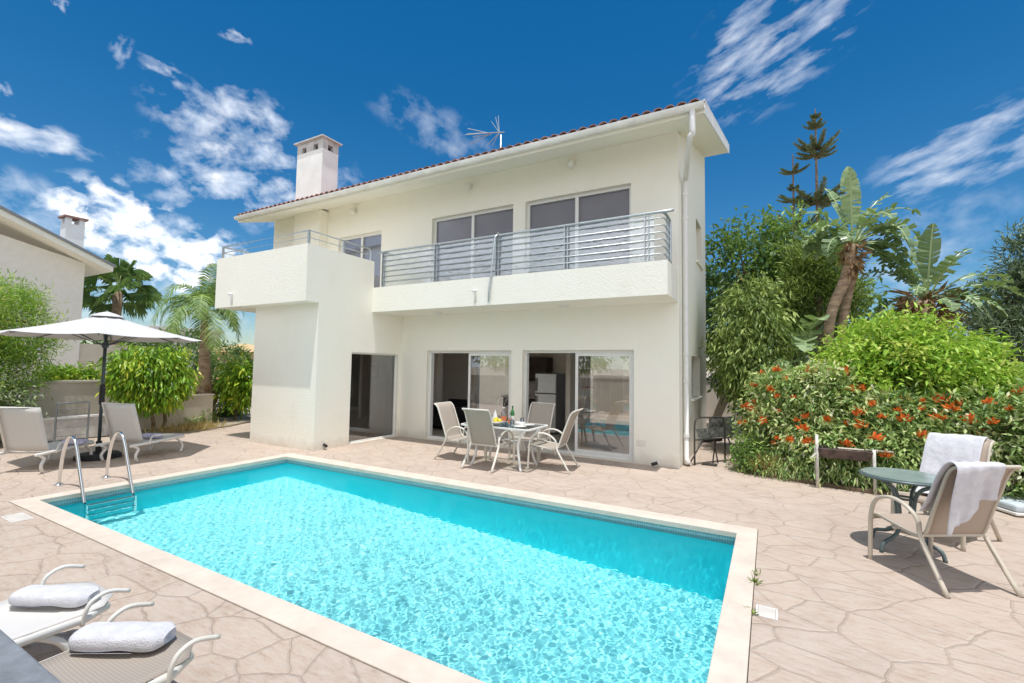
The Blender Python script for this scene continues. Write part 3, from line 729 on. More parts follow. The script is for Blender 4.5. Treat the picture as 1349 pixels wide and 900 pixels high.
nt.links.new(tr2_.outputs[0], mx_.inputs[1]); nt.links.new(gl_.outputs[0], mx_.inputs[2]); T.out(mx_.outputs[0])
MB().box(TX+.26, hx-.16, hy+.030, hy+.036, 3.56, 4.33).build('acrylic_sheet', m_sheet, rl)
# terrace railing
a0, a1, ty, tz = X0+.08, X1-.08, Y0+.08, 4.44
tr_ = MB().tube([(a0, FY-.1, tz), (a0, ty, tz), (a1, ty, tz), (a1, 7.62, tz), (a1, 7.66, tz-.04), (a1, 7.66, 4.15)], .02, 8).build('terrace_railing', MT['galv'], V_)
MB().tube([(a0, FY-.1, 4.30), (a0, ty, 4.30), (a1, ty, 4.30), (a1, 7.66, 4.30)], .013, 6).build('rail', MT['galv'], tr_)
for x, y in ((a0, ty), (a1, ty), (a1, 6.9), (a0, 7.0), (a0, 8.5), ((a0+a1)/2+.5, ty+2.4)):
    if x in (a0, a1): MB().box(x-.02, x+.02, y-.02, y+.02, 4.15, 4.45).build('post', MT['galv'], tr_)
# bracket pole on the balcony front, water spouts, lamps, socket, cable
MB().tube([(-4.80, bY-.05, 3.02), (-4.80, bY-.05, 3.25), (-4.76, bY-.03, 3.6), (-4.70, bY-.02, 4.30), (-4.66, bY+.06, 4.40)], .018, 8).build('bracket_pole', MT['galv'], V_, smooth=True)
for x, y, z in ((-5.13, bY, 3.02), (-10.5, Y0, 3.04)):
    mb = MB().tube([(x, y-.03, z), (x, y-.03, z+.18), (x, y-.05, z+.23)], .016, 8); mb.tube([(x-.03, y-.09, z+.235), (x+.02, y-.02, z+.245)], .026, 8)
    mb.build('spout', MT['pvc'], V_, smooth=True)
def lamp(x, y, z, axis):
    if axis == 'wall':
        b = MB().box(x-.06, x+.06, y-.02, y-.001, z-.06, z+.06).build('wall_lamp', MT['gutter'], V_)
        MB().lathe([(.0, -.12), (.05, -.11), (.075, -.06), (.075, 0), (.05, .05), (0, .06)], (x, y-.10, z), 14).build('lamp_shade', MT['lamp_white'], b, smooth=True)
    else:
        b = MB().lathe([(.09, -.025), (.10, -.001)], (x, y, z), 18).build('ceiling_lamp', MT['gutter'], V_)
        MB().lathe([(0, -.075), (.06, -.06), (.085, -.026)], (x, y, z), 16).build('lamp_shade', MT['lamp_white'], b, smooth=True)
for x in (-9.79, -6.03, -3.49): lamp(x, FY, 5.93, 'wall')
for x in (-6.56, -3.48): lamp(x, 8.3, 2.965, 'ceil')
MB().box(-2.16, -2.0, FY-.012, FY-.001, .34, .44).build('socket_plate', MT['paper'], V_, bevel=.004)
MB().tube(ease([(SX+.012, 9.25, 5.55), (SX+.015, 9.7, 4.9), (SX+.02, 9.2, 4.6), (SX+.015, 9.15, 3.9)], 5), .008, 5).build('cable', MT['weathered'], V_)
ac = MB(); ac.box(-1.98, -1.66, 8.42, 8.62, 3.152, 3.66)
acb = ac.build('outdoor_unit', MT['paper'], V_, bevel=.006)
for i in range(2):
    for j in range(2): MB().box(-1.97+.14*i, -1.86+.14*i, 8.412, 8.419, 3.56-.22*j, 3.65-.22*j).build('vent', MT['black'], acb)
# roof aerial
an = thing('roof_aerial', 'metal television aerial on a short mast above the roof edge', 'aerial', (-6.0, 10.0, 6.7))
MB().tube([(-6.0, 10.0, 6.6), (-6.0, 10.0, 7.75)], .025, 8).build('mast', MT['galv'], an, smooth=True)
MB().tube([(-5.9, 10.0, 7.80), (-7.05, 9.98, 8.02)], .014, 6).build('boom', MT['galv'], an)
mb = MB()
for zz, ye in ((.16, .0), (-.06, -.1), (-.2, .14), (.05, .25)): mb.tube([(-6.35, 10+ye*.3, 7.88), (-7.05, 10+ye, 8.02+zz)], .011, 5)
mb.build('director_rods', MT['galv'], an)
mb = MB()
for xx, zz in ((-6.33, 8.22), (-6.12, 8.32), (-6.2, 8.30), (-6.45, 7.6), (-6.3, 7.55)): mb.tube([(-6.05, 10.0, 7.82), (xx, 10.05, zz)], .010, 5)
mb.build('reflector_rods', MT['galv'], an)
# uplight and drain at the walls
up = thing('floor_uplight', 'small black and silver uplight on the paving by the house corner', 'spotlight', (-1.80, 8.55, 0))
MB().tube([(-1.86, 8.53, .05), (-1.77, 8.58, .08)], .03, 12).build('lamp_head', MT['black'], up); MB().box(-1.84, -1.78, 8.53, 8.58, .001, .02).build('base', MT['chrome'], up)
MB().tube([(-1.769, 8.5805, .0803), (-1.755, 8.588, .085)], .028, 12).build('lens', MT['lamp_white'], up)
dr = thing('drain_spout', 'tiny dark drain spout at the foot of the tower wall', 'drain spout', (-7.97, 6.45, 0))
MB().tube([(TX+.002, 6.5, .10), (TX+.10, 6.48, .08)], .03, 8).build('spout', MT['black'], dr)

# ------------------------------------------------------------------ inside the villa
fr = thing('fridge', 'silver fridge freezer inside the open kitchen door', 'fridge', (-5.15, 11.3, .012))
MB().box(-5.46, -4.86, 11.15, 11.72, .04, 1.60).build('cabinet', MT['fridge_side'], fr, bevel=.01)
for nm, a, b in (('door', .06, 1.06), ('door', 1.075, 1.59)):
    d = MB().box(-5.46, -4.86, 11.09, 11.148, a, b).build(nm, MT['steel'], fr, bevel=.012)
    MB().tube([(-5.41, 11.05, max(a+.06, b-.5) if a < 1 else a+.05), (-5.41, 11.05, b-.06 if a < 1 else b-.12)], .014, 8).build('handle', MT['black'], d)
pc = thing('framed_picture', 'small dark framed picture on the wall behind the corner glass', 'picture', (-9.75, 9.54, 1.6))
MB().box(-9.9, -9.6, 9.53, 9.549, 1.4, 1.87).build('frame', MT['dark_wood'], pc); MB().box(-9.86, -9.64, 9.522, 9.529, 1.44, 1.83).build('print', MT['paper'], pc); MB().box(-9.81, -9.69, 9.517, 9.521, 1.52, 1.75).build('motif', MT['red'], pc)
kc = thing('kitchen_cabinet', 'dark kitchen wall cabinet beyond the fridge', 'cabinet', (-6.0, 12.1, 1.5))
MB().box(-6.6, -5.55, 12.05, 12.43, 1.35, 2.05).build('carcass', MT['dark_wood'], kc); MB().box(-6.59, -6.085, 12.03, 12.049, 1.36, 2.04).build('door', MT['dark_wood'], kc); MB().box(-6.075, -5.56, 12.03, 12.049, 1.36, 2.04).build('door', MT['dark_wood'], kc)
kc = thing('kitchen_counter', 'dark kitchen base unit with pale worktop behind the fridge', 'counter', (-6.0, 12.1, .012))
MB().box(-6.9, -5.5, 11.9, 12.43, .012, .86).build('carcass', MT['dark_wood'], kc); MB().box(-6.95, -5.48, 11.86, 12.43, .861, .90).build('worktop', MT['tilefloor'], kc)
sf = thing('black_sofa', 'black armchair in the dim living room behind the left glass door', 'armchair', (-7.6, 10.4, .012))
MB().box(-8.2, -7.42, 10.1, 10.9, .10, .42).build('seat', MT['black'], sf, bevel=.05); MB().box(-8.2, -7.42, 10.9, 11.1, .10, .80).build('backrest', MT['black'], sf, bevel=.05)
for x in (-8.35, -7.418): MB().box(x, x+.148, 10.1, 11.1, .03, .65).build('armrest', MT['black'], sf, bevel=.04)

# ------------------------------------------------------------------ patio chairs
def loft(prof, ys, wav=0.0):
    return [[(x, y, z) for y in ys] for x, z in prof]
SEATP = [(.315, .375), (.30, .415), (.25, .425), (.12, .405), (0, .388), (-.10, .375), (-.165, .382)]
BACKP = [(-.165, .382), (-.215, .43), (-.25, .52), (-.30, .66), (-.355, .80), (-.405, .93), (-.45, 1.0), (-.50, 1.03)]
def make_chair(label, frame, sling, group):
    t = thing('patio_chair', label, 'patio chair', (0,0,0), 0, group)
    ys = np.linspace(-.25, .25, 7)
    sp = [(p.x, p.z) for p in ease([(x, 0, z) for x, z in SEATP], 3)]; bp = [(p.x, p.z) for p in ease([(x, 0, z) for x, z in BACKP], 3)]
    MB().grid(loft(sp, ys)).build('seat', sling, t, smooth=True, solid=.006, local=True)
    MB().grid(loft(bp, ys)).build('backrest', sling, t, smooth=True, solid=.006, local=True)
    for s in (-1, 1):
        pts = ease([(.31, .30*s, 0), (.300, .30*s, .22), (.285, .295*s, .46), (.22, .29*s, .585), (.08, .29*s, .635), (-.06, .29*s, .61), (-.17, .285*s, .52), (-.21, .29*s, .36), (-.43, .305*s, 0)], 5)
        MB().tube(pts, .021, 10, flat=.75).build('arm_and_legs', frame, t, smooth=True, local=True)
        MB().tube(ease([(x, .258*s, z) for x, z in SEATP+BACKP[1:]], 3), .014, 8).build('sling_rail', frame, t, smooth=True, local=True)
    MB().tube([(.06, -.29, .375), (.06, .29, .375)], .013, 8).build('crossbar', frame, t, local=True)
    MB().tube([(-.20, -.29, .40), (-.20, .29, .40)], .013, 8).build('crossbar', frame, t, local=True)
    MB().tube([(-.50, -.258, 1.03), (-.50, .258, 1.03)], .014, 8).build('top_bar', frame, t, local=True)
    return t
ch0 = make_chair('white framed beige sling chair at the left end of the dining table', MT['frame_white'], MT['sling_b'], 'chairs around the dining table')
spots = [(-5.08, 7.28, 2, None),
         (-4.30, 7.00, 88, 'white framed beige sling chair with its back to the pool'),
         (-3.36, 7.47, 187, 'white framed beige sling chair right of the dining table by the glass door'),
         (-4.0, 8.0, -92, 'white framed beige sling chair behind the dining table, facing the pool')]
for i, (x, y, a, lb) in enumerate(spots):
    o = ch0 if i == 0 else copy_tree(ch0)
    o.location = (x, y, 0); o.rotation_euler.z = R(a)
    if lb: o['label'] = lb
ch1 = make_chair('tan sling armchair nearest the camera with a white towel over its back', MT['frame_tan'], MT['sling_t'], 'tan chairs by the round table')
ch2 = copy_tree(ch1); ch2['label'] = 'tan sling armchair behind the round table, covered by a white towel by the hedge'
A1 = math.atan2(.845, -.535); ch1.location = (1.225, 5.44, 0); ch1.rotation_euler.z = A1
A2 = math.atan2(-.8, -.6); ch2.location = (1.60, 6.70, 0); ch2.rotation_euler.z = A2
def drape(label, loc, rz, path, y0, y1, hem, seed, grp):
    """towel hung over a chair back: path in the chair's own x, z; hem(v) stretches the last leg"""
    r2 = np.random.default_rng(seed); P = []; n = 26; pts = ease([(x, 0, z) for x, z in path], 8)
    m_ = len(pts)
    ph = r2.uniform(0, 6, 4)
    for i, p in enumerate(pts):
        row = []
        s = i/(m_-1)
        for k in range(n):
            v = k/(n-1); y = y0+(y1-y0)*v
            fall = max(0, s-.5)*2; fa = max(0, .42-s)*2.2
            wv_ = .012*math.sin(v*17+ph[0]+s*2)+.008*math.sin(v*31+ph[1]-s*3)
            dx = wv_*(fall+fa*.6); dz = -hem(v)*fall**1.5
            row.append((p.x+dx, y+.02*math.sin(s*5+ph[2])*fall+.03*fall*(v-.5), p.z+dz+.003*math.sin(v*23+s*9)))
        P.append(row)
    o = MB().grid(P).build('bath_towel', MT['terry'], None, smooth=True, solid=.010, sub=1)
    o.location = loc; o.rotation_euler.z = rz
    return tag(o, label, 'towel', grp)
back_front = [(-.205, .60), (-.275, .72), (-.335, .86), (-.39, .965), (-.445, 1.035), (-.50, 1.062), (-.545, 1.045)]
drape('white terry towel hung over the back of the nearest tan chair', ch1.location, A1,
      back_front+[(-.53, .98), (-.50, .90), (-.47, .80), (-.45, .74)], -.09, .31, lambda v: -.02+.20*max(0, math.sin((v-.30)*3.1))+.10*(v > .9), 3, None)
drape('white terry towel spread over the tan chair behind the round table', ch2.location, A2,
      [(.02, .43), (-.10, .42), (-.17, .46), (-.215, .60), (-.275, .72), (-.335, .86), (-.39, .965), (-.445, 1.035), (-.50, 1.062), (-.545, 1.045), (-.52, .95), (-.49, .86), (-.45, .72), (-.43, .5), (-.43, .35)], -.29, .21, lambda v: .12+.15*math.sin(v*5+1), 5, None)

# round table
rt = thing('round_table', 'round dark green glass garden table beside the tan chairs', 'table', (1.17, 6.04, 0))
MB().lathe([(.0, .695), (.345, .695), (.365, .70), (.37, .712), (.365, .722), (.345, .725)], (1.17, 6.04, 0), 40).build('rim', MT['green_metal'], rt, smooth=True)
MB().lathe([(.0, .7255), (.346, .7255), (.346, .732), (.0, .732)], (1.17, 6.04, 0), 40).build('glass_top', MT['green_glass_top'], rt)
for k in range(4):
    a = PI/4+k*PI/2; c, s = math.cos(a), math.sin(a)
    MB().tube(ease([(1.17+.30*c, 6.04+.30*s, .69), (1.17+.14*c, 6.04+.14*s, .60), (1.17+.085*c, 6.04+.085*s, .45), (1.17+.085*c, 6.04+.085*s, .22), (1.17+.18*c, 6.04+.18*s, .13), (1.17+.30*c, 6.04+.30*s, .09), (1.17+.335*c, 6.04+.335*s, .0)], 4), .018, 8).build('leg', MT['green_metal'], rt, smooth=True)
for z in (.24, .50):
    MB().tube([(1.17+.085*math.cos(a), 6.04+.085*math.sin(a), z) for a in np.linspace(0, 2*PI, 17)], .010, 6).build('ring', MT['green_metal'], rt)

# dining table and what stands on it
TCx, TCy = -4.15, 7.22
dt = thing('dining_table', 'white metal rectangular garden table with glass top before the doors', 'dining table', (TCx, TCy, 0))
def rrect(hx_, hy_, r_, z):
    return [(TCx+sx*(hx_-r_)+r_*math.cos(a), TCy+sy*(hy_-r_)+r_*math.sin(a), z) for sx, sy, a0_ in ((1,1,0), (-1,1,PI/2), (-1,-1,PI), (1,-1,3*PI/2)) for a in np.linspace(a0_, a0_+PI/2, 6)]
ro = [rrect(.70, .42, .09, z) for z in (.70, .725)]; ri = [rrect(.655, .375, .06, z) for z in (.725, .70)]
MB().grid(ro+ri+[ro[0]], closed=True).build('rim', MT['white_metal'], dt)
mb = MB(); q = rrect(.653, .373, .06, .715); q2 = rrect(.653, .373, .06, .722); n = len(q)
mb.add(q+q2, [tuple(reversed(range(n))), tuple(range(n, 2*n))]+[(i, (i+1) % n, n+(i+1) % n, n+i) for i in range(n)])
mb.build('glass_top', MT['clear'], dt)
for sx in (-1, 1):
    for sy in (-1, 1):
        MB().tube(ease([(TCx+sx*.60, TCy+sy*.36, .70), (TCx+sx*.52, TCy+sy*.32, .62), (TCx+sx*.42, TCy+sy*.26, .45), (TCx+sx*.44, TCy+sy*.26, .2), (TCx+sx*.50, TCy+sy*.30, 0)], 5), .022, 8).build('leg', MT['white_metal'], dt, smooth=True)
MB().tube([(TCx-.42, TCy-.21, .44), (TCx+.42, TCy+.26, .44)], .014, 6).build('stretcher', MT['white_metal'], dt); MB().tube([(TCx+.42, TCy-.21, .46), (TCx-.42, TCy+.26, .46)], .014, 6).build('stretcher', MT['white_metal'], dt)
zt = .7255
def bottle(x, y, r_, h, m, label, cap):
    t = thing('bottle', label, 'bottle', (x, y, zt))
    MB().lathe([(r_*.9, 0), (r_, .01), (r_, h*.58), (r_*.85, h*.68), (r_*.38, h*.80), (r_*.36, h*.96)], (x, y, zt), 14).build('body', m, t, smooth=True)
    MB().lathe([(r_*.42, h*.95), (r_*.42, h)], (x, y, zt), 12).build('cap', MT[cap], t)
    MB().lathe([(r_*1.02, h*.2), (r_*1.02, h*.48)], (x, y, zt), 14).build('label_band', MT['paper' if cap == 'black' else 'orange'], t)
bottle(-4.02, 7.27, .038, .33, MT['green_bottle'], 'slim green wine bottle with a pale band on the dining table', 'black')
bottle(-4.17, 7.22, .055, .30, MT['clear'], 'clear water bottle with orange band on the dining table', 'paper')
bottle(-3.98, 7.10, .032, .24, MT['clear'], 'smaller clear bottle next to the green wine bottle', 'paper')
bw = thing('fruit_bowl', 'white bowl of yellow fruit on the dining table', 'fruit bowl', (-4.22, 7.05, zt))
MB().lathe([(.05, 0), (.09, .025), (.12, .065), (.115, .065), (.08, .03)], (-4.22, 7.05, zt), 18).build('bowl', MT['china'], bw, smooth=True)
for dx, dy, dz in ((0, 0, .10), (.055, .02, .075), (-.05, .03, .075), (.01, -.055, .075)):
    MB().lathe([(0, -.04), (.028, -.03), (.04, 0), (.028, .03), (0, .04)], (-4.22+dx, 7.05+dy, zt+dz), 12).build('fruit', MT['amber'], bw, smooth=True)
for x, y, lb in ((-4.42, 7.33, 'folded white cone napkin on the dining table, behind the fruit bowl'), (-4.55, 7.08, 'folded white cone napkin near the left end of the dining table')):
    o = MB().add([(x-.09, y, zt+.001), (x+.09, y, zt+.001), (x, y+.09, zt+.001), (x, y-.05, zt+.001), (x, y+.01, zt+.24)], [(0,3,4), (3,1,4), (1,2,4), (2,0,4), (0,2,1,3)]).build('napkin', MT['napkin'], None)
    tag(o, lb, 'napkin', 'cone napkins')
for i, (x, y, lb) in enumerate(((-3.72, 7.30, 'white dinner plate at the far right corner of the dining table'), (-3.74, 7.03, 'white dinner plate at the near right corner of the dining table'), (-4.46, 6.96, 'white dinner plate at the near left of the dining table'))):
    o = MB().lathe([(0, .002), (.07, .002), (.12, .018), (.122, .022), (.07, .008), (0, .008)], (x, y, zt), 22).build('dinner_plate', MT['china'], None, smooth=True); tag(o, lb, 'plate', 'plates on the table')
for x, y, lb in ((-3.86, 7.34, 'clear tumbler on the table between far plate and green bottle'), (-3.88, 7.00, 'clear tumbler on the table beside the near right plate'), (-4.33, 6.98, 'clear tumbler on the table beside the fruit bowl')):
    o = MB().lathe([(0, .004), (.03, .004), (.036, .12), (.033, .12), (.028, .012), (0, .012)], (x, y, zt), 14).build('tumbler', MT['clear'], None, smooth=True); tag(o, lb, 'glass', 'tumblers on the table')
nb_ = MB().box(-3.90, -3.74, 7.14, 7.24, zt+.001, zt+.07).build('napkin_box', MT['china'], None, bevel=.012); tag(nb_, 'small white box between the two right plates on the table', 'box')

# ------------------------------------------------------------------ sun loungers
def make_lounger(label, frame, sling, L, wid, back, recl, arm0, arm1, group, h=.31, outw=.03):
    t = thing('sun_lounger', label, 'sun lounger', (0,0,0), 0, group)
    hw = wid/2; P = []
    for i in range(15):
        s = i/14; x = .02+(L-.02)*s; e = max(0, (s-.86)/.14); w_ = hw*math.sqrt(max(.02, 1-(e*.9)**2.6)) if e > 0 else hw
        P.append([(x, w_*v, h+.012-.022*(1-abs(v)**3)*(1-e)) for v in np.linspace(-1, 1, 9)])
    MB().grid(P).build('seat_sling', sling, t, smooth=True, solid=.006, local=True)
    c, s_ = math.cos(recl), math.sin(recl)
    MB().grid([[(-c*back*a, hw*.93*v, h+.02+s_*back*a-.015*(1-v*v)) for v in np.linspace(-1, 1, 7)] for a in np.linspace(0, 1, 8)]).build('backrest', sling, t, smooth=True, solid=.006, local=True)
    MB().tube([(0, hw, h+.02), (-c*back, hw, h+.02+s_*back), (-c*back, -hw, h+.02+s_*back), (0, -hw, h+.02)], .022, 8).build('back_frame', frame, t, smooth=True, local=True)
    for s in (-1, 1):
        MB().tube([(-.30, s*(hw+.012), h-.01), (0, s*(hw+.012), h-.012), (L*.86, s*(hw+.012), h-.012), (L*.96, s*(hw-.08), h-.02)], .018, 8, flat=1.3).build('side_rail', frame, t, smooth=True, local=True)
        MB().tube(ease([(arm0, s*(hw+.02), h-.04), (arm0+.01, s*(hw+.03), h+.04), (arm0+.04, s*(hw+outw), h+.085), (arm0+.11, s*(hw+outw), h+.105), (arm1, s*(hw+outw), h+.07)], 5), .012, 8, flat=1.0).build('armrest', frame, t, smooth=True, local=True)
        for x0_, dx in ((L*.78, .05), (-.12, -.06)):
            MB().tube(ease([(x0_-.10, s*(hw-.01), h-.02), (x0_, s*hw, h-.09), (x0_+dx, s*(hw+.01), .12), (x0_+dx*.4, s*(hw+.01), .012)], 4), .024, 8, flat=.8).build('leg', frame, t, smooth=True, local=True)
    for x0_ in (L*.55, .08): MB().tube([(x0_, -hw, h-.03), (x0_, hw, h-.03)], .014, 6).build('crossbar', frame, t, local=True)
    return t
la = make_lounger('white sling sun lounger with rolled towel, left of the pair by the stone counter', MT['plastic'], MT['sling_w'], 1.30, .58, .75, R(28), 1.10, 1.31, 'near loungers')
la.location = (-3.68, .07, 0); la.rotation_euler.z = R(90)
lb_ = make_lounger('brown mesh sun lounger with cream rails nearest the camera', MT['frame_white'], MT['sling_grid'], 1.30, .58, .75, R(28), 1.10, 1.32, 'near loungers')
lb_.location = (-2.72, .06, 0); lb_.rotation_euler.z = R(91)
lc = make_lounger('white resin lounger with raised back at the left end, beside the parasol', MT['plastic'], MT['sling_w'], 1.05, .60, .72, R(72), .08, .60, 'loungers by the parasol')
DA = math.atan2(.78, -.62)
lc.location = (-10.14, 2.72, 0); lc.rotation_euler.z = DA
ld = copy_tree(lc); ld['label'] = 'white resin lounger with raised back right of the parasol pole, by the wall'; ld.location = (-9.92, 3.92, 0); ld.rotation_euler.z = math.atan2(.90, -.44)
def roll(label, x, y, z, a, L, w, h, grp):
    P = []
    for i in range(17):
        s = i/16*2-1; e = 1-max(0, (abs(s)-.80)/.2)**2*.45; row = []
        for k in range(22):
            q = 2*PI*k/22; cx, cz = math.cos(q), math.sin(q)
            px_ = (abs(cx)**.65)*math.copysign(1, cx)*w/2*e; pz_ = (abs(cz)**.7)*math.copysign(1, cz)*h/2*e
            row.append((s*L/2, px_*(1+.03*math.sin(i*.6)), pz_+h/2*1.0+.0035*math.sin(i*.8+k*.5)))
        P.append(row)
    mb = MB().grid(P, closed=True); c0 = len(mb.v)
    for i, sg in ((0, 1), (16, -1)):
        ring_ = P[i]; cn_ = (ring_[0][0]+.02*sg, 0, h/2)
        # inner spiral of the roll
        mb.grid([ring_, [((p[0]+.012*sg), p[1]*.62, h/2+(p[2]-h/2)*.62) for p in ring_], [((p[0]-.006*sg), p[1]*.52, h/2+(p[2]-h/2)*.5) for p in ring_], [((p[0]+.02*sg), p[1]*.3, h/2+(p[2]-h/2)*.25) for p in ring_], [((p[0]+.01*sg), p[1]*.02, h/2) for p in ring_]], closed=True)
    mb.grid([[(x_, -w*.42-.03*math.sin(k*.3), .006+.004*k) for x_ in np.linspace(-L*.42, L*.22, 8)] for k in range(3)])
    o = mb.build('rolled_towel' if grp == 'rolled towels' else 'folded_towel', MT['terry' if grp == 'rolled towels' else 'lilac'], None, smooth=True, sub=1); o.location = (x, y, z); o.rotation_euler.z = a
    return tag(o, label, 'towel', grp)
roll('rolled white towel on the white lounger beside the stone counter', -3.70, 1.15, .318, R(29), .46, .155, .085, 'rolled towels')
roll('rolled white towel on the brown mesh lounger nearest the camera', -2.86, 1.16, .318, R(31), .46, .165, .095, 'rolled towels')
roll('folded lilac towel on the seat of the left end lounger', -10.33, 3.33, .325, DA+1.5, .34, .2, .08, 'folded towels')
roll('folded lilac towel on the seat of the lounger right of the parasol', -10.1, 4.35, .325, DA+1.5, .34, .2, .08, 'folded towels')
# grey stone counter at the camera's left
ct = thing('stone_counter', 'dark grey stone topped counter at the near left corner', 'counter', (-1.75, .1, 0))
MB().box(-2.25, -1.25, -.35, .40, 0, 1.04).build('body', MT['beige'], ct); MB().box(-2.35, -1.1, -.45, .425, 1.04, 1.08).build('worktop', MT['stone_dark'], ct, bevel=.006)

# ------------------------------------------------------------------ parasol
ux, uy = -10.57, 3.74
um = thing('parasol', 'large white parasol on a dark grey pole beside the far loungers', 'parasol', (ux, uy, 0))
NR, RR = 8, 1.47; off = math.atan2(1.29, .55)
P = []
for i in range(9):
    s = .10+.90*i/8; row = []
    for k in range(NR*6):
        a = off+2*PI*k/(NR*6); f_a = (k % 6)/6; d_ = abs(f_a-.5)*2
        rr = RR*s*(math.cos(PI/NR)/math.cos((f_a-.5)*2*PI/NR))
        row.append((ux+rr*math.cos(a), uy+rr*math.sin(a), 2.60-.42*s-.03*math.sin(PI*s)-.05*s*(1-d_*d_)*.6))
    P.append(row)
can = MB().grid(P, closed=True).build('canopy', MT['canvas'], um, smooth=False, solid=.004)
MB().grid([[(ux+r_*math.cos(off+2*PI*k/16), uy+r_*math.sin(off+2*PI*k/16), z) for k in range(16)] for r_, z in ((.005, 2.645), (.12, 2.61), (.26, 2.545))], closed=True).build('vent_cap', MT['canvas'], can, solid=.004)
MB().tube([(ux, uy, .05), (ux, uy, 2.66)], .026, 12).build('pole', MT['grey_pole'], um, smooth=True)
MB().lathe([(.04, 1.98), (.05, 2.0), (.05, 2.06), (.04, 2.08)], (ux, uy, 0), 12).build('runner', MT['grey_pole'], um)
MB().lathe([(.030, .95), (.042, .97), (.042, 1.30), (.030, 1.32)], (ux, uy, 0), 12).build('pole_sleeve', MT['black'], um)
MB().tube([(ux, uy, 1.22), (ux+.09, uy-.02, 1.22), (ux+.09, uy-.02, 1.12)], .014, 8).build('crank', MT['black'], um)
for k in range(NR):
    a = off+2*PI*k/NR; c, s = math.cos(a), math.sin(a)
    MB().tube([(ux+.03*c, uy+.03*s, 2.545), (ux+.73*c, uy+.73*s, 2.325), (ux+RR*.99*c, uy+RR*.99*s, 2.155)], .009, 6).build('rib', MT['grey_pole'], um)
    MB().tube([(ux+.045*c, uy+.045*s, 2.03), (ux+.72*c, uy+.72*s, 2.32)], .008, 6).build('strut', MT['grey_pole'], um)
MB().lathe([(.33, .0), (.33, .05), (.30, .085), (.08, .11), (.045, .12), (.045, .30)], (ux, uy, .001), 24).build('base', MT['black'], um, smooth=False)

# ------------------------------------------------------------------ grills and small things on the right
bb = thing('barbecue', 'black tubular barbecue trolley beside the house side wall', 'barbecue', (-.98, 9.5, 0))
def bq(u, v, z):   # u across (seen side), v depth
    return (-1.22+u*.46+v*.18, 9.15+u*.62-v*.0+v*.30, z)
MB().tube(ease([bq(0, 0, .0), bq(.0, 0, .55), bq(.02, 0, .78), bq(.12, 0, .86), bq(.5, 0, .86), bq(.88, 0, .86), bq(.98, 0, .78), bq(1, 0, .55), bq(1, 0, 0)], 4), .016, 8).build('hoop_frame', MT['old_iron'], bb, smooth=True)
MB().tube([bq(0, 0, .46), bq(1, 0, .46), bq(1, 1, .46), bq(0, 1, .46), bq(0, 0, .46)], .014, 6).build('shelf_frame', MT['old_iron'], bb)
mb = MB(); mb.add([bq(.1, .1, .48), bq(.9, .1, .48), bq(.9, .9, .48), bq(.1, .9, .48), bq(.04, 0, .66), bq(.96, 0, .66), bq(.96, 1, .66), bq(.04, 1, .66)], [(0,3,2,1), (0,1,5,4), (1,2,6,5), (2,3,7,6), (3,0,4,7)])
mb.build('fire_box', MT['foil'], bb, solid=.006)
MB().add([bq(.06, .98, .67), bq(.94, .98, .67), bq(.94, 1.05, .86), bq(.06, 1.05, .86)], [(0, 1, 2, 3)]).build('wind_shield', MT['foil'], bb, solid=.006)
MB().add([bq(.15, .2, .40), bq(.6, .2, .40), bq(.6, .8, .40), bq(.15, .8, .40), bq(.15, .2, .46), bq(.6, .2, .46), bq(.6, .8, .46), bq(.15, .8, .46)], [(0,3,2,1), (4,5,6,7), (0,1,5,4), (1,2,6,5), (2,3,7,6), (3,0,4,7)]).build('ash_drawer', MT['soot'], bb)
for a, b in (((.28, .0), (-.10, -.25)), ((.62, .0), (.86, -.25)), ((.3, 1), (.1, 1.2)), ((.7, 1), (.95, 1.2))):
    MB().tube([bq(*a, .46), bq(*b, .0)], .014, 6).build('leg', MT['old_iron'], bb)
MB().box(-1.12, -.86, 9.25, 9.42, .001, .025).build('foot_board', MT['old_iron'], bb)
pl = thing('leaning_plank', 'pale wooden board leaning on the house rear corner, behind the barbecue', 'board', (-.9, 11.9, 0))
MB().obox((-1.12, 12.05, .62), (.09, .07, 0), (-.012, .016, 0), (.42*.62, -.2, .78*.8)).build('board', MT['wood'], pl)
gr = thing('trough_grill', 'rusty charcoal trough grill on pale posts before the flowering hedge', 'grill', (.95, 8.5, 0))
for x in (.615, 1.305):
    MB().tube([(x, 8.44, 0), (x, 8.44, .64 if x > 1 else .80)], .021, 8).build('post', MT['weathered'], gr, smooth=True)
    MB().tube([(x, 8.72, 0), (x, 8.72, .60)], .019, 8).build('post', MT['weathered'], gr, smooth=True)
mb = MB(); A_, B_ = [(.63, 8.42), (1.29, 8.42), (1.29, 8.74), (.63, 8.74)], [(.66, 8.50), (1.26, 8.50), (1.26, 8.66), (.66, 8.66)]
mb.add([(x, y, .60) for x, y in A_]+[(x, y, .46) for x, y in B_], [(4,7,6,5), (0,4,5,1), (1,5,6,2), (2,6,7,3), (3,7,4,0)])
mb.build('trough', MT['rust'], gr, solid=.012)
for x, y in ((.9, 8.5), (1.25, 8.55)): MB().tube([(x-.02, y, .615), (x+.30, y+.02, .612)], .014, 6).build('skewer_rod', MT['wood'], gr)
MB().tube([(.60, 8.42, .52), (.54, 8.40, .45)], .016, 6).build('handle', MT['weathered'], gr)
pd = thing('lounger_pad', 'pale blue grey flat lounger cushion lying by the right hedge', 'cushion', (2.85, 8.4, 0))
mb = MB(); mb.obox((2.9, 8.55, .10), (.38, .16, 0), (-.12, .28, 0), (0, 0, .045)); mb.build('cushion', M_basic('pad_cloth', (.50, .56, .60), .8, var=.1), pd, bevel=.03)
mb = MB(); mb.obox((2.9, 8.55, .035), (.40, .17, 0), (-.13, .30, 0), (0, 0, .018)); mb.build('frame', MT['plastic'], pd, bevel=.01)

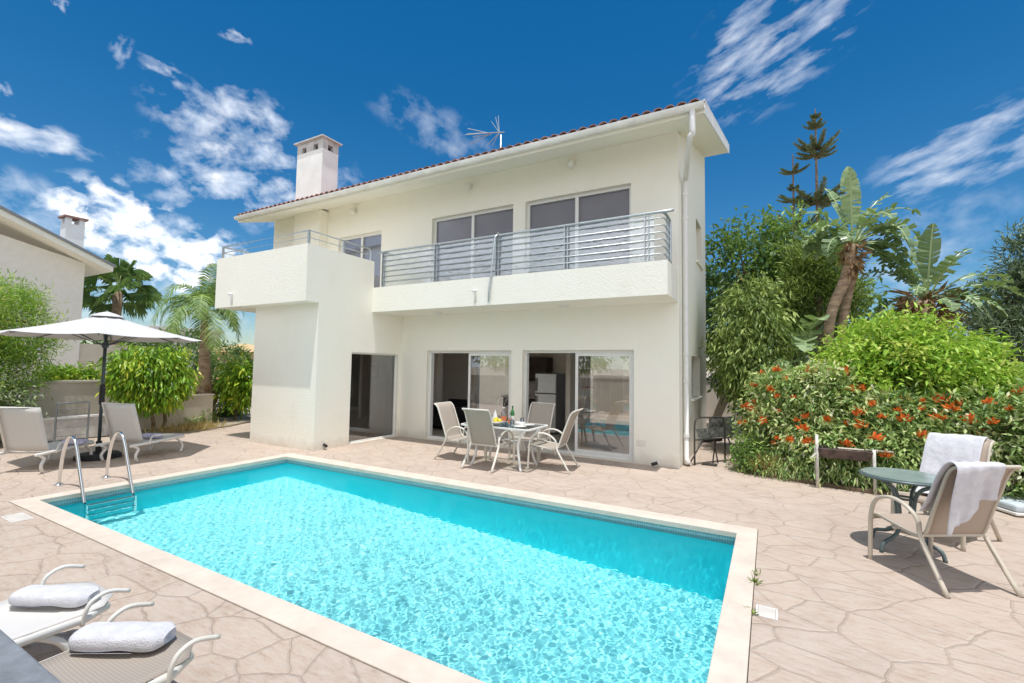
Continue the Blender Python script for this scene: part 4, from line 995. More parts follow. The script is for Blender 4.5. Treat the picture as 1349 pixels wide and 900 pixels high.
# ------------------------------------------------------------------ vegetation helpers
def poly(name, V, F, tones, mat, parent, smooth=False):
    me = bpy.data.meshes.new(name); V = np.array(V, float); r = parent
    while r is not None and r.parent is not None: r = r.parent
    if r is not None: V = V-np.array(r.location)[None]
    me.from_pydata(V.tolist(), [], F); me.materials.append(mat)
    at = me.attributes.new('tone', 'FLOAT', 'FACE'); at.data.foreach_set('value', np.array(tones, np.float32))
    if smooth: me.polygons.foreach_set('use_smooth', [True]*len(F))
    o = bpy.data.objects.new(name, me); col.objects.link(o); o.parent = parent; return o

def curve_pts(base, dirn, L, sag, n=14, curl=0.0):
    """a stem that starts along dirn and bends down with length"""
    p = Vector(base); d = Vector(dirn).normalized(); out = [p.copy()]
    for i in range(n):
        d = (d+Vector((0, 0, -sag*(i+1)/n/n*2))).normalized(); p = p+d*(L/n); out.append(p.copy())
    return out

def frond(V, F, Tn, pts, lw, ll, droop, tone, npair=30, start=.12, stem=.012):
    """feather palm frond"""
    n = len(pts)-1
    for i in range(n):
        a, b = pts[i], pts[i+1]; t = (b-a).normalized(); s = t.cross(Vector((0,0,1)));
        s = (s.normalized() if s.length > 1e-3 else Vector((1,0,0)))*stem*(1-.7*i/n); k = len(V); V += [a-s, a+s, b+s, b-s]; F.append((k, k+1, k+2, k+3)); Tn.append(.8)
    for j in range(npair):
        s = start+(1-start)*j/npair; x = s*n; i = min(n-1, int(x)); p = pts[i].lerp(pts[i+1], x-i); t = (pts[i+1]-pts[i]).normalized()
        side = t.cross(Vector((0,0,1))); side = side.normalized() if side.length > 1e-3 else Vector((1,0,0)); up = side.cross(t)
        env = math.sin(PI*min(1, .12+s*.88))**.6
        for sg in (-1, 1):
            d = (side*sg+t*random.uniform(.5, .8)+up*random.uniform(-.05, .35)).normalized(); L = ll*env*random.uniform(.85, 1.1)
            m_ = p+d*L*.5+Vector((0,0,-droop*L*.12)); e = p+d*L+Vector((0,0,-droop*L*.55)); w_ = t*lw*.5; k = len(V)
            V += [p-w_*.6, p+w_*.6, m_+w_, m_-w_, e]; F += [(k, k+1, k+2, k+3), (k+3, k+2, k+4)]; tt = min(1, max(0, tone+random.gauss(0, .15))); Tn += [tt, tt]

def paddle(V, F, Tn, pts, w, tone, tear=.5, petf=.3, fold=.35):
    """banana or strelitzia leaf: stalk, then a folded blade torn into strips"""
    n = len(pts)-1; i0 = int(n*petf)
    for i in range(n):
        a, b = pts[i], pts[i+1]; t = (b-a).normalized(); s = t.cross(Vector((0,0,1))); s = (s.normalized() if s.length > 1e-3 else Vector((1,0,0)))*.022*(1-.6*i/n); k = len(V)
        u = s.cross(t); V += [a-s, a+s, a+u, b-s, b+s, b+u]; F += [(k, k+1, k+4, k+3), (k+1, k+2, k+5, k+4), (k+2, k, k+3, k+5)]; Tn += [.9]*3
    m_ = 22
    for sg in (-1, 1):
        yaw = 0.0
        for j in range(m_):
            s0, s1 = j/m_, (j+1)/m_
            def at(s):
                x = i0+(n-i0)*s; i = min(n-1, int(x)); p = pts[i].lerp(pts[i+1], x-i); t = (pts[i+1]-pts[i]).normalized(); sd = t.cross(Vector((0,0,1))); sd = sd.normalized() if sd.length > 1e-3 else Vector((1,0,0))
                return p, t, sd, sd.cross(t)
            p0, t0, d0, n0 = at(s0); p1, t1, d1, n1 = at(s1)
            env = lambda s: max(.02, math.sin(PI*(.06+.94*s))**.55) if s < .96 else .1
            if random.random() < tear: yaw = random.uniform(-.4, .75)
            q0 = p0+(d0*sg+n0*fold*(1-.5*abs(yaw)) + t0*.22+Vector((0,0,-yaw*.9))).normalized()*w*env(s0)
            q1 = p1+(d1*sg+n1*fold*(1-.5*abs(yaw)) + t1*.22+Vector((0,0,-yaw*.9))).normalized()*w*env(min(1, s1))
            k = len(V); V += [p0, p1, q1, q0]; F.append((k, k+1, k+2, k+3) if sg > 0 else (k+3, k+2, k+1, k)); Tn.append(min(1, max(0, tone+random.gauss(0, .1)+yaw*.2)))

def fan(V, F, Tn, base, dirn, L, rad, tone, seg=26, droop=.35):
    pts = curve_pts(base, dirn, L, .5, 6); c = pts[-1]; t = (pts[-1]-pts[-2]).normalized(); s = t.cross(Vector((0,0,1))); s = s.normalized() if s.length > 1e-3 else Vector((1,0,0)); up = s.cross(t); ro_ = random.uniform(-.9, .9); s, up = s*math.cos(ro_)+up*math.sin(ro_), up*math.cos(ro_)-s*math.sin(ro_)
    for i in range(6):
        a, b = pts[i], pts[i+1]; k = len(V); V += [a-s*.02, a+s*.02, b+s*.012, b-s*.012]; F.append((k, k+1, k+2, k+3)); Tn.append(.85)
    for j in range(seg):
        a = (j+.5)/seg*4.4-2.2; d = t*math.cos(a)+s*math.sin(a); w_ = (s*math.cos(a)-t*math.sin(a))*rad*.075
        m_ = c+d*rad*.62+up*.04*(1 if j % 2 else -1); e = c+d*rad*random.uniform(.9, 1.05)+Vector((0,0,-droop*rad*random.uniform(.6, 1.2)))
        k = len(V); V += [c, m_-w_, e, m_+w_]; F += [(k, k+1, k+2), (k, k+2, k+3)]; tt = min(1, max(0, tone+random.gauss(0, .14))); Tn += [tt, tt]

# ------------------------------------------------------------------ right-hand garden
tree('tall_tree', 'tall dense dark tree directly behind the house corner', 'tree', (-.6, 14.6, 0), [((-.5, 14.3, 4.5), (1.0, 1.3, 1.45), 60), ((-1.0, 14.6, 3.2), (.9, 1.2, 1.4), 45), ((-.4, 14.4, 2.2), (1.2, 1.2, 1.2), 40)], 62, .20, .075, LF['dark'], 'trees behind the hedge', .12, .25, .25)
tree('tall_tree', 'loose pale green tree with gaps, between the dark tree and the Norfolk pines', 'tree', (.7, 15.4, 0), [((.55, 15.2, 5.0), (.95, .9, 1.05), 36), ((1.2, 15.4, 4.2), (1.1, 1.0, 1.1), 46), ((.2, 15.2, 3.6), (1.1, 1.0, 1.0), 44), ((2.0, 15.6, 3.0), (1.3, 1., 1.1), 44)], 46, .20, .085, LF['mid'], 'trees behind the hedge', .11, .26, .15)
tree('weeping_fig', 'rounded weeping fig with drooping pale leaves beside the house side wall', 'fig tree', (-.35, 11.3, 0), [((-.30, 11.2, 2.75), (.68, .65, .95), 80), ((-.28, 11.15, 1.95), (.72, .7, .9), 85), ((-.05, 11.2, 1.25), (.6, .55, .6), 45)], 55, .15, .042, LF['olive'], None, .08, .16, 1.1)
# banana-like strelitzia clump
t = thing('strelitzia', 'low strelitzia clump with broad paddle leaves left of the bare trunks', 'strelitzia', (.62, 11.6, 0)); V, F, Tn = [], [], []
for a, el, L, w in ((100, 70, 1.5, .26), (150, 60, 1.5, .24), (200, 55, 1.3, .22), (60, 62, 1.4, .24), (20, 50, 1.3, .24), (-40, 55, 1.3, .22), (-90, 58, 1.5, .24), (-140, 50, 1.4, .22), (-70, 75, 1.6, .26), (170, 78, 1.6, .24), (-20, 35, 1.2, .22), (-110, 35, 1.2, .22)):
    d = (math.cos(R(a))*math.cos(R(el)), math.sin(R(a))*math.cos(R(el)), math.sin(R(el)))
    paddle(V, F, Tn, curve_pts((.62+d[0]*.1, 11.6+d[1]*.1, 1.75), d, L, 2.2), w, random.uniform(.4, .75))
poly('foliage', V, F, Tn, LF['banana'], t)
for dx, dy in ((0, 0), (.14, .1), (-.12, .12)): trunk(t, (.62+dx, 11.6+dy, 0), (.62+dx*1.4, 11.6+dy, 1.85), .07, .05, (), 'palm_bark')
t = thing('strelitzia', 'low strelitzia clump right of the bare trunks, behind the bright shrub', 'strelitzia', (1.75, 12.4, 0)); V, F, Tn = [], [], []
for k in range(14):
    a, el = k*137.5, random.uniform(30, 75); d = (math.cos(R(a))*math.cos(R(el)), math.sin(R(a))*math.cos(R(el)), math.sin(R(el)))
    paddle(V, F, Tn, curve_pts((1.75+d[0]*.1, 12.4+d[1]*.1, 2.05), d, 1.25, 2.4), .22, random.uniform(.3, .7))
poly('foliage', V, F, Tn, LF['banana'], t); trunk(t, (1.75, 12.4, 0), (1.75, 12.4, 2.1), .09, .07, (), 'palm_bark')
# the two tall strelitzias
def tall_strel(label, base, segs, crown_c, leaves, skirt):
    t = thing('giant_strelitzia', label, 'strelitzia', base); V, F, Tn = [], [], []
    leaves = list(leaves)+[(random.uniform(0, 360), random.uniform(5, 70), random.uniform(.8, 1.15), random.uniform(.17, .22), random.uniform(1.6, 2.8)) for _ in range(10)]
    for a, el, L, w, sg in leaves:
        d = (math.cos(R(a))*math.cos(R(el)), math.sin(R(a))*math.cos(R(el)), math.sin(R(el)))
        paddle(V, F, Tn, curve_pts((crown_c[0]+d[0]*.06, crown_c[1]+d[1]*.06, crown_c[2]), d, L, sg), w*.88, random.uniform(.15, .7), .75)
    poly('foliage', V, F, Tn, LF['banana'], t)
    for s in segs:
        rr = [s[2]+(s[3]-s[2])*k/(4*(len(s[0])-1)) for k in range(4*(len(s[0])-1)+1)]
        MB().tube(ease(s[0], 4), rr, 10).build('trunk', MT['palm_bark'], t, smooth=True)
    z0, z1, r0 = skirt; n = 110 if r0 < .4 else 320; q = rng.uniform(0, 1, n); a = rng.uniform(0, 2*PI, n)
    C = np.stack([crown_c[0]+np.cos(a)*r0*.5*(.5+q*.5), crown_c[1]+np.sin(a)*r0*.5*(.5+q*.5), z0+(z1-z0)*q], 1)
    D = np.stack([np.cos(a)*.7, np.sin(a)*.7, rng.uniform(-1.2, .5, n)], 1)
    leaf_mesh('dead_leaf_skirt', C, D, r0*rng.uniform(.6, 1.2, n), .07, MT['dry_leaf'], t)
    return t
tall_strel('tall giant strelitzia on leaning bare trunks, rising above the bright shrub', (1.0, 11.5, 0),
           [([(1.0, 11.5, 0), (1.02, 11.5, 1.6), (1.12, 11.5, 2.9), (1.40, 11.5, 3.7), (1.50, 11.5, 4.35)], 0, .085, .115), ([(1.28, 11.75, 0), (1.30, 11.75, 2.2), (1.42, 11.75, 3.2), (1.62, 11.7, 4.15)], 0, .075, .095)], (1.52, 11.5, 4.35),
           [(95, 84, 1.75, .22, .5), (-100, 82, 1.45, .20, .6), (140, 76, 1.5, .20, .9), (60, 60, 1.3, .19, 2.0), (-45, 40, 1.25, .19, 2.6), (5, 62, 1.45, .19, 2.2), (-20, -5, 1.2, .18, 1.6), (25, -20, 1.2, .18, 1.0), (170, 66, 1.35, .20, 1.6), (200, 45, 1.1, .24, 2.4), (150, 42, 1.0, .22, 2.2), (30, 70, 1.4, .24, 1.4), (0, 48, 1.3, .24, 2.6), (-30, 30, 1.2, .22, 2.8), (-60, 55, 1.2, .24, 2.2), (20, 20, 1.15, .22, 2.6), (-15, 5, 1.1, .20, 2.0), (50, 25, 1.2, .22, 2.4), (230, 20, .9, .2, 2.4), (-130, 30, .9, .2, 2.5), (110, 30, 1.0, .2, 2.2), (-5, -25, 1.1, .2, 1.0)], (3.75, 4.4, .24))
tall_strel('shorter giant strelitzia with arching leaves over a brown dead leaf skirt', (2.72, 12.0, 0),
           [([(2.72, 12.0, 0), (2.72, 12.0, 1.5), (2.72, 12.0, 3.2)], 0, .22, .16)], (2.76, 12.0, 3.2),
           [(100, 82, 1.45, .24, .6), (-80, 80, 1.5, .24, .5), (160, 70, 1.35, .24, 1.0), (185, 58, 1.3, .24, 1.6), (20, 68, 1.35, .22, 1.2), (10, 45, 1.5, .20, 1.6), (-10, 30, 1.5, .18, 1.7), (15, 18, 1.4, .18, 1.6), (-25, 8, 1.2, .18, 1.4), (200, 66, 1.2, .22, 1.0), (-60, 60, 1.2, .22, 1.2), (70, 60, 1.2, .22, 1.2)], (2.55, 3.35, .46))
# Norfolk pines
def norfolk(label, x, y, H, tiers, group):
    t = thing('norfolk_pine', label, 'pine tree', (x, y, 0), 0, group)
    Cs, Ds, Ls = [], [], []; mb = MB().tube([(x, y, H*k/6) for k in range(7)], [.13-.018*k for k in range(7)], 9)
    for z, r_, nbr, lift in tiers:
        for k in range(nbr):
            a = 2*PI*k/nbr+random.uniform(-.25, .25)+z; rr = r_*random.uniform(.75, 1.15)
            pts = [Vector((x+math.cos(a)*rr*s, y+math.sin(a)*rr*s, z-.10*rr*math.sin(PI*s)*(1-lift)+lift*rr*s*s)) for s in np.linspace(0, 1, 10)]
            mb.tube(pts, [.022*(1-.7*i/9) for i in range(10)], 5)
            for i in range(9):
                m_ = 46
                s_ = rng.uniform(0, 1, m_)[:, None]; C = np.array(pts[i])*(1-s_)+np.array(pts[i+1])*s_
                td = np.array((pts[i+1]-pts[i]).normalized()); side = np.array([-math.sin(a), math.cos(a), 0])
                D = td*.5+side*rng.uniform(-1, 1, (m_, 1))+np.array([0, 0, 1])*rng.uniform(-.05, .9, (m_, 1))
                Cs.append(C); Ds.append(D); Ls.append(np.full(m_, .17*(.65+.5*math.sin(PI*(i+1)/10))*min(1.2, .6+r_*.4)))
    mb.build('trunk', MT['bark'], t)
    leaf_mesh('crown', np.concatenate(Cs), np.concatenate(Ds), np.concatenate(Ls), .018, LF['arau'], t)
norfolk('taller Norfolk pine with wide spaced tiers, right of its thinner neighbour', 1.78, 22, 12.5, [(12.1, .18, 5, .6), (11.7, .45, 7, .5), (10.8, .8, 9, .45), (10.55, .85, 7, .25), (8.75, 1.4, 9, .18), (8.6, 1.1, 6, .1), (7.0, 1.5, 8, .3), (6.1, 1.7, 8, .15), (5.2, 1.8, 8, .1)], 'Norfolk pines')
norfolk('thinner Norfolk pine with few tiers, left of the taller one', .98, 22.3, 10.9, [(10.1, .5, 6, .3), (9.35, .25, 5, .5), (8.9, .6, 5, .3), (7.7, 1.1, 7, .45), (6.9, 1.4, 8, .35), (6.1, 1.6, 8, .2)], 'Norfolk pines')
tree('bushy_conifer', 'rounded yellow green conifer below the Norfolk pines', 'conifer', (1.0, 13.4, 0), [((1.05, 13.3, 4.25), (.62, .6, .55), 70), ((1.0, 13.4, 3.5), (.85, .7, .65), 80)], 70, .17, .026, LF['olive'], None, .09, .16, -.5)
tree('feathery_pine', 'grey green feathery pine at the right edge', 'pine tree', (5.1, 14.4, 0), [((5.05, 14.3, 4.3), (.5, .5, .75), 46), ((4.95, 14.3, 3.3), (.9, .9, .8), 70), ((4.75, 14.2, 2.4), (1.25, 1.1, .8), 80), ((5.6, 14.3, 3.4), (.9, .8, 1.1), 60), ((4.9, 14.2, 1.4), (1.3, 1.1, .9), 60), ((6.2, 14.4, 2.2), (1.2, 1., 1.2), 70)], 85, .17, .028, LF['pine'], None, .13, .2, -.2)
tree('broad_shrub', 'large bright lime green shrub behind the orange flowers', 'shrub', (2.0, 10.5, 0), [((1.65, 10.1, 2.12), (.66, .6, .58), 60), ((2.35, 10.1, 2.08), (.72, .6, .58), 60), ((2.0, 9.85, 1.6), (1.15, .75, .62), 100), ((1.15, 10.0, 1.6), (.5, .5, .5), 40), ((2.75, 9.9, 1.65), (.55, .6, .5), 46), ((2.1, 10.2, .8), (1.1, .6, .6), 40)], 62, .12, .044, LF['bright'], None, .06, .15, .35)
# flowering hedge: two shrubs with orange blossom clusters
def flower_shrub(label, base, lobes, per, nfl, seed, zlim):
    t = tree('flowering_shrub', label, 'flowering shrub', base, [(c, r_, int(n*.62)) for c, r_, n in lobes], per*1.5, .105, .038, LF['shrub'], 'orange flowering shrubs', .05, .14, .25, (.45, 1.08))
    r2 = random.Random(seed); src = None; placed = []
    for _ in range(4000):
        if len(placed) >= nfl: break
        c, r_, n = r2.choice(lobes); a = r2.uniform(PI*1.0, PI*2.0); el = r2.uniform(-.15, 1.15)
        if placed and r2.random() < .5:
            q0 = r2.choice(placed); dq = q0-Vector(c); 
            if abs(dq.x) < r_[0]*1.2 and abs(dq.z) < r_[2]*1.2: a = math.atan2(dq.y/r_[1], dq.x/r_[0])+r2.gauss(0, .25); el = math.asin(max(-1, min(1, dq.z/r_[2]/1.08)))+r2.gauss(0, .2)
        p = Vector((c[0]+r_[0]*math.cos(a)*math.cos(el)*1.05, c[1]+r_[1]*math.sin(a)*math.cos(el)*1.12, c[2]+r_[2]*math.sin(el)*1.05))
        if p.z < zlim or any((p-q).length < .17 for q in placed): continue
        if any(sum(((p[i]-c2[i])/rr[i])**2 for i in range(3)) < .85 for c2, rr, n2 in lobes): continue
        placed.append(p)
    nn = 22; d = unit(nn); d[:, 2] = np.abs(d[:, 2])*.9+.1; d[:, 1] -= .45
    for p in placed:
        if src is None:
            src = leaf_mesh('blossom_cluster', np.array(p)[None]+d*.018, d, .105*rng.uniform(.7, 1.2, nn), .042, LF['petal'], t, None, .3, N=unit(nn)); src_p = p; o = src
        else:
            o = src.copy(); col.objects.link(o); o.parent = t
            s = r2.uniform(.55, 1.15)
            loc = Vector(t.location); o.matrix_local = Matrix.Translation(p-loc) @ Matrix.Rotation(r2.uniform(0, 6), 4, 'Z') @ Matrix.Diagonal((s, s, s*1.35, 1)) @ Matrix.Translation(-(src_p-loc))
    return t
flower_shrub('wide dark green shrub dotted with orange flowers behind the trough grill', (1.0, 9.7, 0),
             [((.22, 9.75, 1.28), (.5, .45, .5), 70), ((.85, 9.50, 1.28), (.48, .42, .5), 70), ((1.5, 9.3, .98), (.55, .45, .42), 70), ((.0, 9.7, .75), (.5, .45, .45), 60), ((.8, 9.25, .55), (.75, .45, .45), 85), ((1.6, 9.05, .55), (.75, .45, .45), 85), ((2.15, 9.2, .85), (.5, .45, .5), 60)], 52, 60, 11, .45)
flower_shrub('dark shrub with scattered orange flowers at the right edge behind the towel chairs', (3.2, 9.0, 0),
             [((2.75, 9.1, .95), (.5, .45, .5), 70), ((3.4, 8.95, 1.1), (.55, .5, .55), 80), ((4.1, 8.8, 1.2), (.7, .5, .65), 80), ((3.0, 8.85, .45), (.7, .4, .42), 70), ((4.0, 8.6, .45), (.8, .45, .45), 70), ((4.8, 8.6, 1.0), (.7, .6, .8), 60)], 50, 20, 12, .8)
# edging plants
def mound(name, label, cat, lobes, per, L, W, mat, clump=.10, droop=.2, group=None):
    c = lobes[0][0]; t = thing(name, label, cat, (c[0], c[1], 0), 0, group)
    crown(lobes, per, L, W, mat, t, clump, droop, .6, (.2, 1.0), 'foliage', zmin=.01); return t
mound('edging_bush', 'low leafy bush at the left end of the flower bed by the barbecue', 'bush', [((-.33, 9.2, .28), (.26, .24, .30), 40), ((-.15, 9.05, .2), (.22, .2, .22), 26)], 30, .085, .03, LF['mid'])
t = thing('dry_grass_tuft', 'straw coloured dry grass tuft beside the low leafy bush', 'grass tuft', (-.05, 8.98, 0)); n = 420
leaf_mesh('foliage', np.stack([rng.normal(-.03, .10, n), rng.normal(9.0, .07, n), np.full(n, .02)], 1), np.stack([rng.normal(0, .35, n), rng.normal(-.1, .35, n), np.ones(n)], 1), .36*rng.uniform(.5, 1.2, n), .012, MT['grass_dry'], t)
mound('trailing_groundcover', 'dark trailing ground cover under the flowering shrub behind the grill', 'ground cover', [((.35, 8.95, .2), (.38, .22, .24), 46), ((.95, 8.85, .22), (.4, .22, .26), 50), ((1.6, 8.72, .22), (.45, .22, .26), 50), ((2.2, 8.7, .2), (.35, .2, .24), 36)], 34, .12, .022, LF['shrub'], .12, 1.0)
mound('yellow_green_bush', 'low yellow green bush beyond the blue grey cushion', 'bush', [((3.35, 8.55, .22), (.5, .28, .24), 46), ((4.1, 8.2, .22), (.5, .3, .24), 40)], 34, .08, .034, LF['bright'])
# garden walls on the right
bw_ = thing('boundary_wall', 'beige rendered boundary wall behind the house passage', 'wall', (2, 17.4, 0))
MB().box(-6, 9, 17.3, 17.5, 0, 1.45).build('panel', MT['beige'], bw_); MB().box(-6.03, 9.03, 17.26, 17.54, 1.45, 1.50).build('coping', MT['beige'], bw_)

# ------------------------------------------------------------------ left-hand garden
tree('weeping_fig', 'weeping fig with dense bright drooping leaves right of the parasol', 'fig tree', (-13.3, 5.8, 0),
     [((-13.1, 5.38, 1.50), (.58, .50, .55), 100), ((-13.2, 5.80, 1.45), (.58, .46, .55), 100), ((-13.05, 5.6, 1.12), (.58, .60, .42), 80)], 62, .17, .048, LF['ficus'], None, .045, .15, 1.25, (.6, 1.), 'bark',
     stems=[((-13.3, 5.75, 0), (-13.15, 5.6, 1.3)), ((-13.25, 5.9, 0), (-13.2, 6.1, 1.3))])
qp = thing('queen_palm', 'feather palm with scaly trunk and drooping fronds left of the house', 'palm', (-14.4, 7.5, 0)); V, F, Tn = [], [], []
for k in range(17):
    a = k*137.5; el = [82, 74, 68, 62, 58, 52, 48, 42, 36, 30, 24, 18, 12, 8, 60, 45, 78][k]; d = (math.cos(R(a))*math.cos(R(el)), math.sin(R(a))*math.cos(R(el)), math.sin(R(el)))
    frond(V, F, Tn, curve_pts((-14.3, 7.3, 3.25), d, random.uniform(1.5, 1.9), 4.2 if el < 70 else 3.0), .035, .46, .9, random.uniform(.35, .6), 46)
poly('crown', V, F, Tn, LF['palm'], qp)
tp = ease([(-14.4, 7.5, 0), (-14.38, 7.45, 1.2), (-14.33, 7.36, 2.3), (-14.3, 7.3, 3.3)], 6)
MB().tube(tp, [(.27-.0*i if i < 1 else .22-.009*i)+.012*(i % 2) for i in range(len(tp))], 12).build('trunk', MT['palm_bark'], qp, smooth=True)
n = 70; q = rng.uniform(0, .9, n); a = rng.uniform(0, 2*PI, n)
leaf_mesh('old_leaf_bases', np.stack([-14.39+np.cos(a)*.20, 7.48+np.sin(a)*.20, .05+q], 1), np.stack([np.cos(a)*.6, np.sin(a)*.6, np.ones(n)], 1), .24, .10, MT['dry_leaf'], qp)
tree('young_tree', 'young broad leaved tree on a thin stem between palm and house', 'tree', (-14.0, 8.15, 0), [((-13.9, 8.25, 1.25), (.45, .42, .45), 60), ((-14.0, 8.3, .85), (.4, .40, .4), 30)], 24, .20, .07, LF['ficus'], None, .035, .18, .7)
tree('small_dark_shrub', 'dark low shrub behind the stem of the young tree', 'shrub', (-15.2, 8.6, 0), [((-15.2, 8.5, .75), (.6, .7, .7), 70)], 36, .14, .05, LF['dark'], None, .03, .16, .3)
mound('low_bush', 'low dark bush at the foot of the feather palm', 'bush', [((-14.0, 7.05, .2), (.35, .5, .24), 46)], 30, .13, .03, LF['mid'])
t = thing('dry_grass_tuft', 'pale dry grass strip below the weeping fig', 'grass tuft', (-12.75, 6.3, 0)); n = 600
leaf_mesh('foliage', np.stack([rng.normal(-12.75, .10, n), rng.normal(6.3, .35, n), np.full(n, .02)], 1), np.stack([rng.normal(.1, .5, n), rng.normal(0, .5, n), np.ones(n)], 1), .26*rng.uniform(.5, 1.2, n), .014, MT['grass_dry'], t)
tree('feathery_tree', 'feathery light green tree at the left edge above the parasol', 'tree', (-14.6, 3.0, 0), [((-14.3, 3.0, 2.75), (.9, .85, .8), 120), ((-14.0, 3.45, 2.35), (.6, .6, .6), 60), ((-14.4, 2.6, 1.9), (.9, .9, .8), 90), ((-14.1, 3.2, 1.5), (.8, .7, .6), 70)], 70, .12, .018, LF['feather'], None, .09, .19, -.15)
tree('variegated_shrub', 'cream variegated shrub under the feathery tree behind the left lounger', 'shrub', (-13.6, 3.0, 0), [((-13.6, 3.0, .85), (.55, .6, .55), 80), ((-13.5, 2.5, .6), (.6, .5, .6), 60)], 36, .11, .035, LF['varieg'], None, .03, .14, .5)
mound('low_hedge', 'bright low hedge on top of the far left garden wall', 'hedge', [((-15.0, 4.75, 1.32), (.3, .8, .30), 80)], 30, .12, .05, LF['ficus'])
# fan palm far behind
fp = thing('fan_palm', 'fan palm with stiff round leaves behind the neighbouring house', 'palm', (-24, 8.8, 0)); V, F, Tn = [], [], []
for k in range(26):
    a = k*137.5; el = 86-4.6*k+random.uniform(-6, 6); d = (math.cos(R(a))*math.cos(R(el)), math.sin(R(a))*math.cos(R(el)), math.sin(R(el)))
    fan(V, F, Tn, (-24, 8.8, 4.7), d, random.uniform(.75, 1.1), random.uniform(.55, .72), .35)
poly('crown', V, F, Tn, LF['palm'], fp)
trunk(fp, (-24, 8.8, 0), (-24, 8.8, 4.75), .20, .16, (), 'palm_bark', wob=.02)
# walls, gate
lw_ = thing('garden_wall', 'higher pale garden wall beyond the metal gate frame', 'wall', (-14.4, 4.5, 0))
MB().box(-14.5, -14.3, 3.2, 5.25, 0, 1.22).build('panel', MT['beige'], lw_); MB().box(-14.53, -14.27, 3.17, 5.28, 1.22, 1.27).build('coping', MT['beige'], lw_)
lw_ = thing('garden_wall', 'beige boundary wall in shade behind the weeping fig', 'wall', (-14.2, 6.5, 0))
MB().box(-13.9, -13.72, 5.26, 7.35, 0, .82).build('panel', MT['beige'], lw_); MB().box(-13.93, -13.69, 5.26, 7.38, .82, .86).build('coping', MT['beige'], lw_)
lw_ = thing('low_wall', 'low grey wall panel with white top behind the gate frame', 'wall', (-13.6, 4.4, 0))
MB().box(-13.7, -13.55, 3.3, 5.15, 0, .46).build('panel', MT['concrete'], lw_); MB().box(-13.72, -13.53, 3.3, 5.15, .46, .50).build('coping', MT['pvc'], lw_)
MT['gate_grey'] = M_basic('gate_grey_paint', (.20, .22, .23), .5, .2)
gt = thing('metal_gate', 'grey metal gate frame with thin rails behind the loungers', 'gate', (-13.0, 4.12, 0))
MB().tube([(-13.0, 3.86, 0), (-13.0, 3.86, .84), (-13.0, 4.39, .84), (-13.0, 4.39, 0)], .022, 8).build('frame', MT['gate_grey'], gt)
for z in (.15, .32, .48, .60, .70): MB().tube([(-13.0, 3.86, z), (-13.0, 4.39, z)], .008, 6).build('rail', MT['gate_grey'], gt)
# neighbouring house on the left
nh = thing('neighbouring_house', 'neighbouring pale house with sloping eaves and chimney at the left edge', 'house', (-22, 3, 0))
ny0, ny1, nxw = -9.0, 6.4, -20.0
def nz_(y): return 5.0+(6.4-y)*.43
mb = MB(); mb.add([(nxw-6, ny0, 0), (nxw, ny0, 0), (nxw, ny1, 0), (nxw-6, ny1, 0), (nxw-6, ny0, nz_(-2)), (nxw, ny0, nz_(-2)), (nxw, ny1, nz_(ny1)), (nxw-6, ny1, nz_(ny1))], [(0,1,5,4), (1,2,6,5), (2,3,7,6), (3,0,4,7)])
mb.add([(nxw, -2, nz_(-2)-.001), (nxw, -2, nz_(-2))], []); mb.build('wall', M_basic('neighbour_plaster', (.80, .76, .70), .9, var=.03), nh)
mb = MB(); y0, y1 = -2, 6.95
V8 = [(x, y, nz_(y)+dz) for dz in (.0, .17) for x, y in ((nxw-6.4, y0), (nxw+.6, y0), (nxw+.6, y1), (nxw-6.4, y1))]
mb.add(V8, [(0,3,2,1), (4,5,6,7), (0,1,5,4), (1,2,6,5), (2,3,7,6), (3,0,4,7)]); rf = mb.build('roof', MT['plaster'], nh)
V8 = [(x, y, nz_(y)+dz) for dz in (.171, .25) for x, y in ((nxw-6.4, y0), (nxw+.66, y0), (nxw+.66, y1+.05), (nxw-6.4, y1+.05))]
MB().add(V8, [(0,3,2,1), (4,5,6,7), (0,1,5,4), (1,2,6,5), (2,3,7,6), (3,0,4,7)]).build('roof_tiles', MT['blue_roof'], rf)
ck = MB().box(-21.3, -20.85, 6.1, 6.6, 4.9, 6.42).build('chimney', MT['chim'], nh)
MB().box(-21.37, -20.78, 6.03, 6.67, 6.62, 6.68).build('chimney_cap', MT['terracotta'], ck)
for x in (-21.3, -20.98):
    for y in (6.1, 6.45): MB().box(x, x+.13, y, y+.15, 6.421, 6.619).build('vent_pier', MT['chim'], ck)
MB().box(-20.9, -20.05, 6.41, 8.3, 0, 2.3).build('annex', M_basic('annex_plaster', (.62, .55, .46), .9, var=.03), nh)
MB().box(-20.045, -20.03, 7.0, 7.45, .95, 1.9).build('door', MT['far_wall'], nh)
MB().box(-20.9, -19.9, 6.41, 8.6, 2.9, 3.02).build('pergola_beam', MT['weathered'], nh)
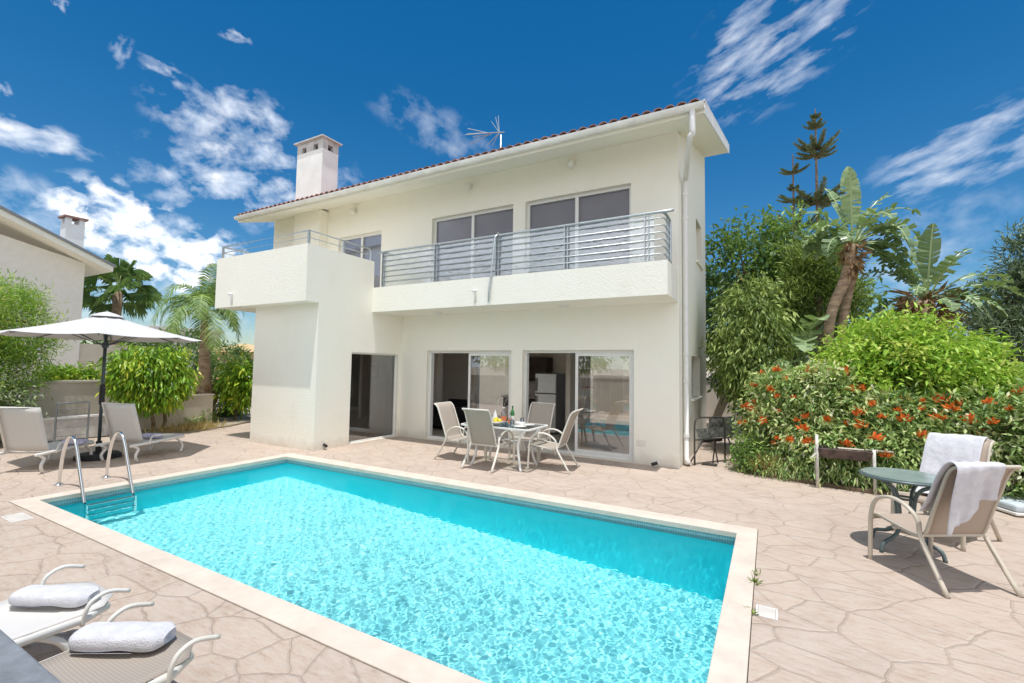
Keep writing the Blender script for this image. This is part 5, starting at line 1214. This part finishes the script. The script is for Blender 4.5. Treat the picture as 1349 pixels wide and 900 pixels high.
# far houses
fh_ = thing('far_house', 'small ochre walled house beyond the young tree', 'house', (-38, 23.5, 0))
MB().box(-42, -36, 21, 25.5, 0, 2.6).build('wall', MT['orange_wall'], fh_)
MB().add([(-42.4, 20.6, 2.6), (-35.6, 20.6, 2.6), (-35.6, 25.9, 2.6), (-42.4, 25.9, 2.6), (-39, 23.2, 3.4)], [(0,3,2,1), (0,1,4), (1,2,4), (2,3,4), (3,0,4)]).build('roof', MT['orange_wall'], fh_)
for y in (21.8, 23.6): MB().box(-36, -35.97, y, y+.8, .9, 2.0).build('window', MT['fridge_side'], fh_)
fh_ = thing('far_house', 'distant white block house behind the fan palm fronds', 'house', (-60, 27, 0))
MB().box(-64, -57, 24, 31, 0, 5.2).build('wall', MT['far_wall'], fh_); MB().box(-64.3, -56.7, 23.7, 31.3, 5.2, 5.5).build('roof', MT['far_wall'], fh_)
for y in (25, 27.2, 29.4): MB().box(-57, -56.96, y, y+1, 3.2, 4.5).build('window', MT['fridge_side'], fh_)
for i, (x, y, h, lb) in enumerate(((-30, 14, 3.6, 'dark far tree behind the weeping fig'), (-34, 19.0, 3.0, 'dark far tree seen beside the feather palm'), (-27, 10.5, 3.0, 'dark bare looking tree under the fan palm'))):
    tree('far_tree', lb, 'tree', (x, y, 0), [((x, y, h*.62), (1.5, 1.7, h*.38), 60)], 34, .3, .1, LF['dark'], 'far trees on the left', .12, .3, .2)

# ------------------------------------------------------------------ behind the camera (seen mirrored in the doors)
rw = thing('boundary_wall', 'beige rendered pool boundary wall reflected in the glass doors', 'wall', (-6, -.85, 0))
MB().box(-16, 7, -.95, -.75, 0, 1.30).build('panel', MT['beige'], rw); MB().box(-16.02, 7.02, -.99, -.71, 1.30, 1.35).build('coping', MT['beige'], rw)
sg = thing('pool_sign', 'white pool sign board with a red heading on the reflected boundary wall', 'sign', (-6.6, -.74, .9))
MB().box(-6.95, -6.25, -.749, -.735, .55, 1.05).build('board', MT['paper'], sg); MB().box(-6.88, -6.32, -.734, -.731, .92, 1.0).build('heading', MT['red'], sg)
MB().box(-6.88, -6.65, -.734, -.731, .62, .86).build('panel', MT['galv'], sg); MB().box(-6.58, -6.32, -.734, -.731, .62, .86).build('panel', MT['galv'], sg)
for i, (x, y) in enumerate(((-12, -3.4), (-8.2, -3.0), (-4.6, -3.5), (-1.2, -3.2))):
    lb = ['leafy tree behind the boundary wall, mirrored in the left glass door', 'leafy tree mirrored beside the parasol in the left glass door', 'leafy tree mirrored above the wall in the right glass door', 'leafy tree mirrored at the edge of the right glass door'][i]
    tree('garden_tree', lb, 'tree', (x, y, 0), [((x, y, 2.9), (1.9, 1.0, 1.3), 70)], 40, .24, .09, LF['mid'], 'trees behind the camera', .12, .3, .2)
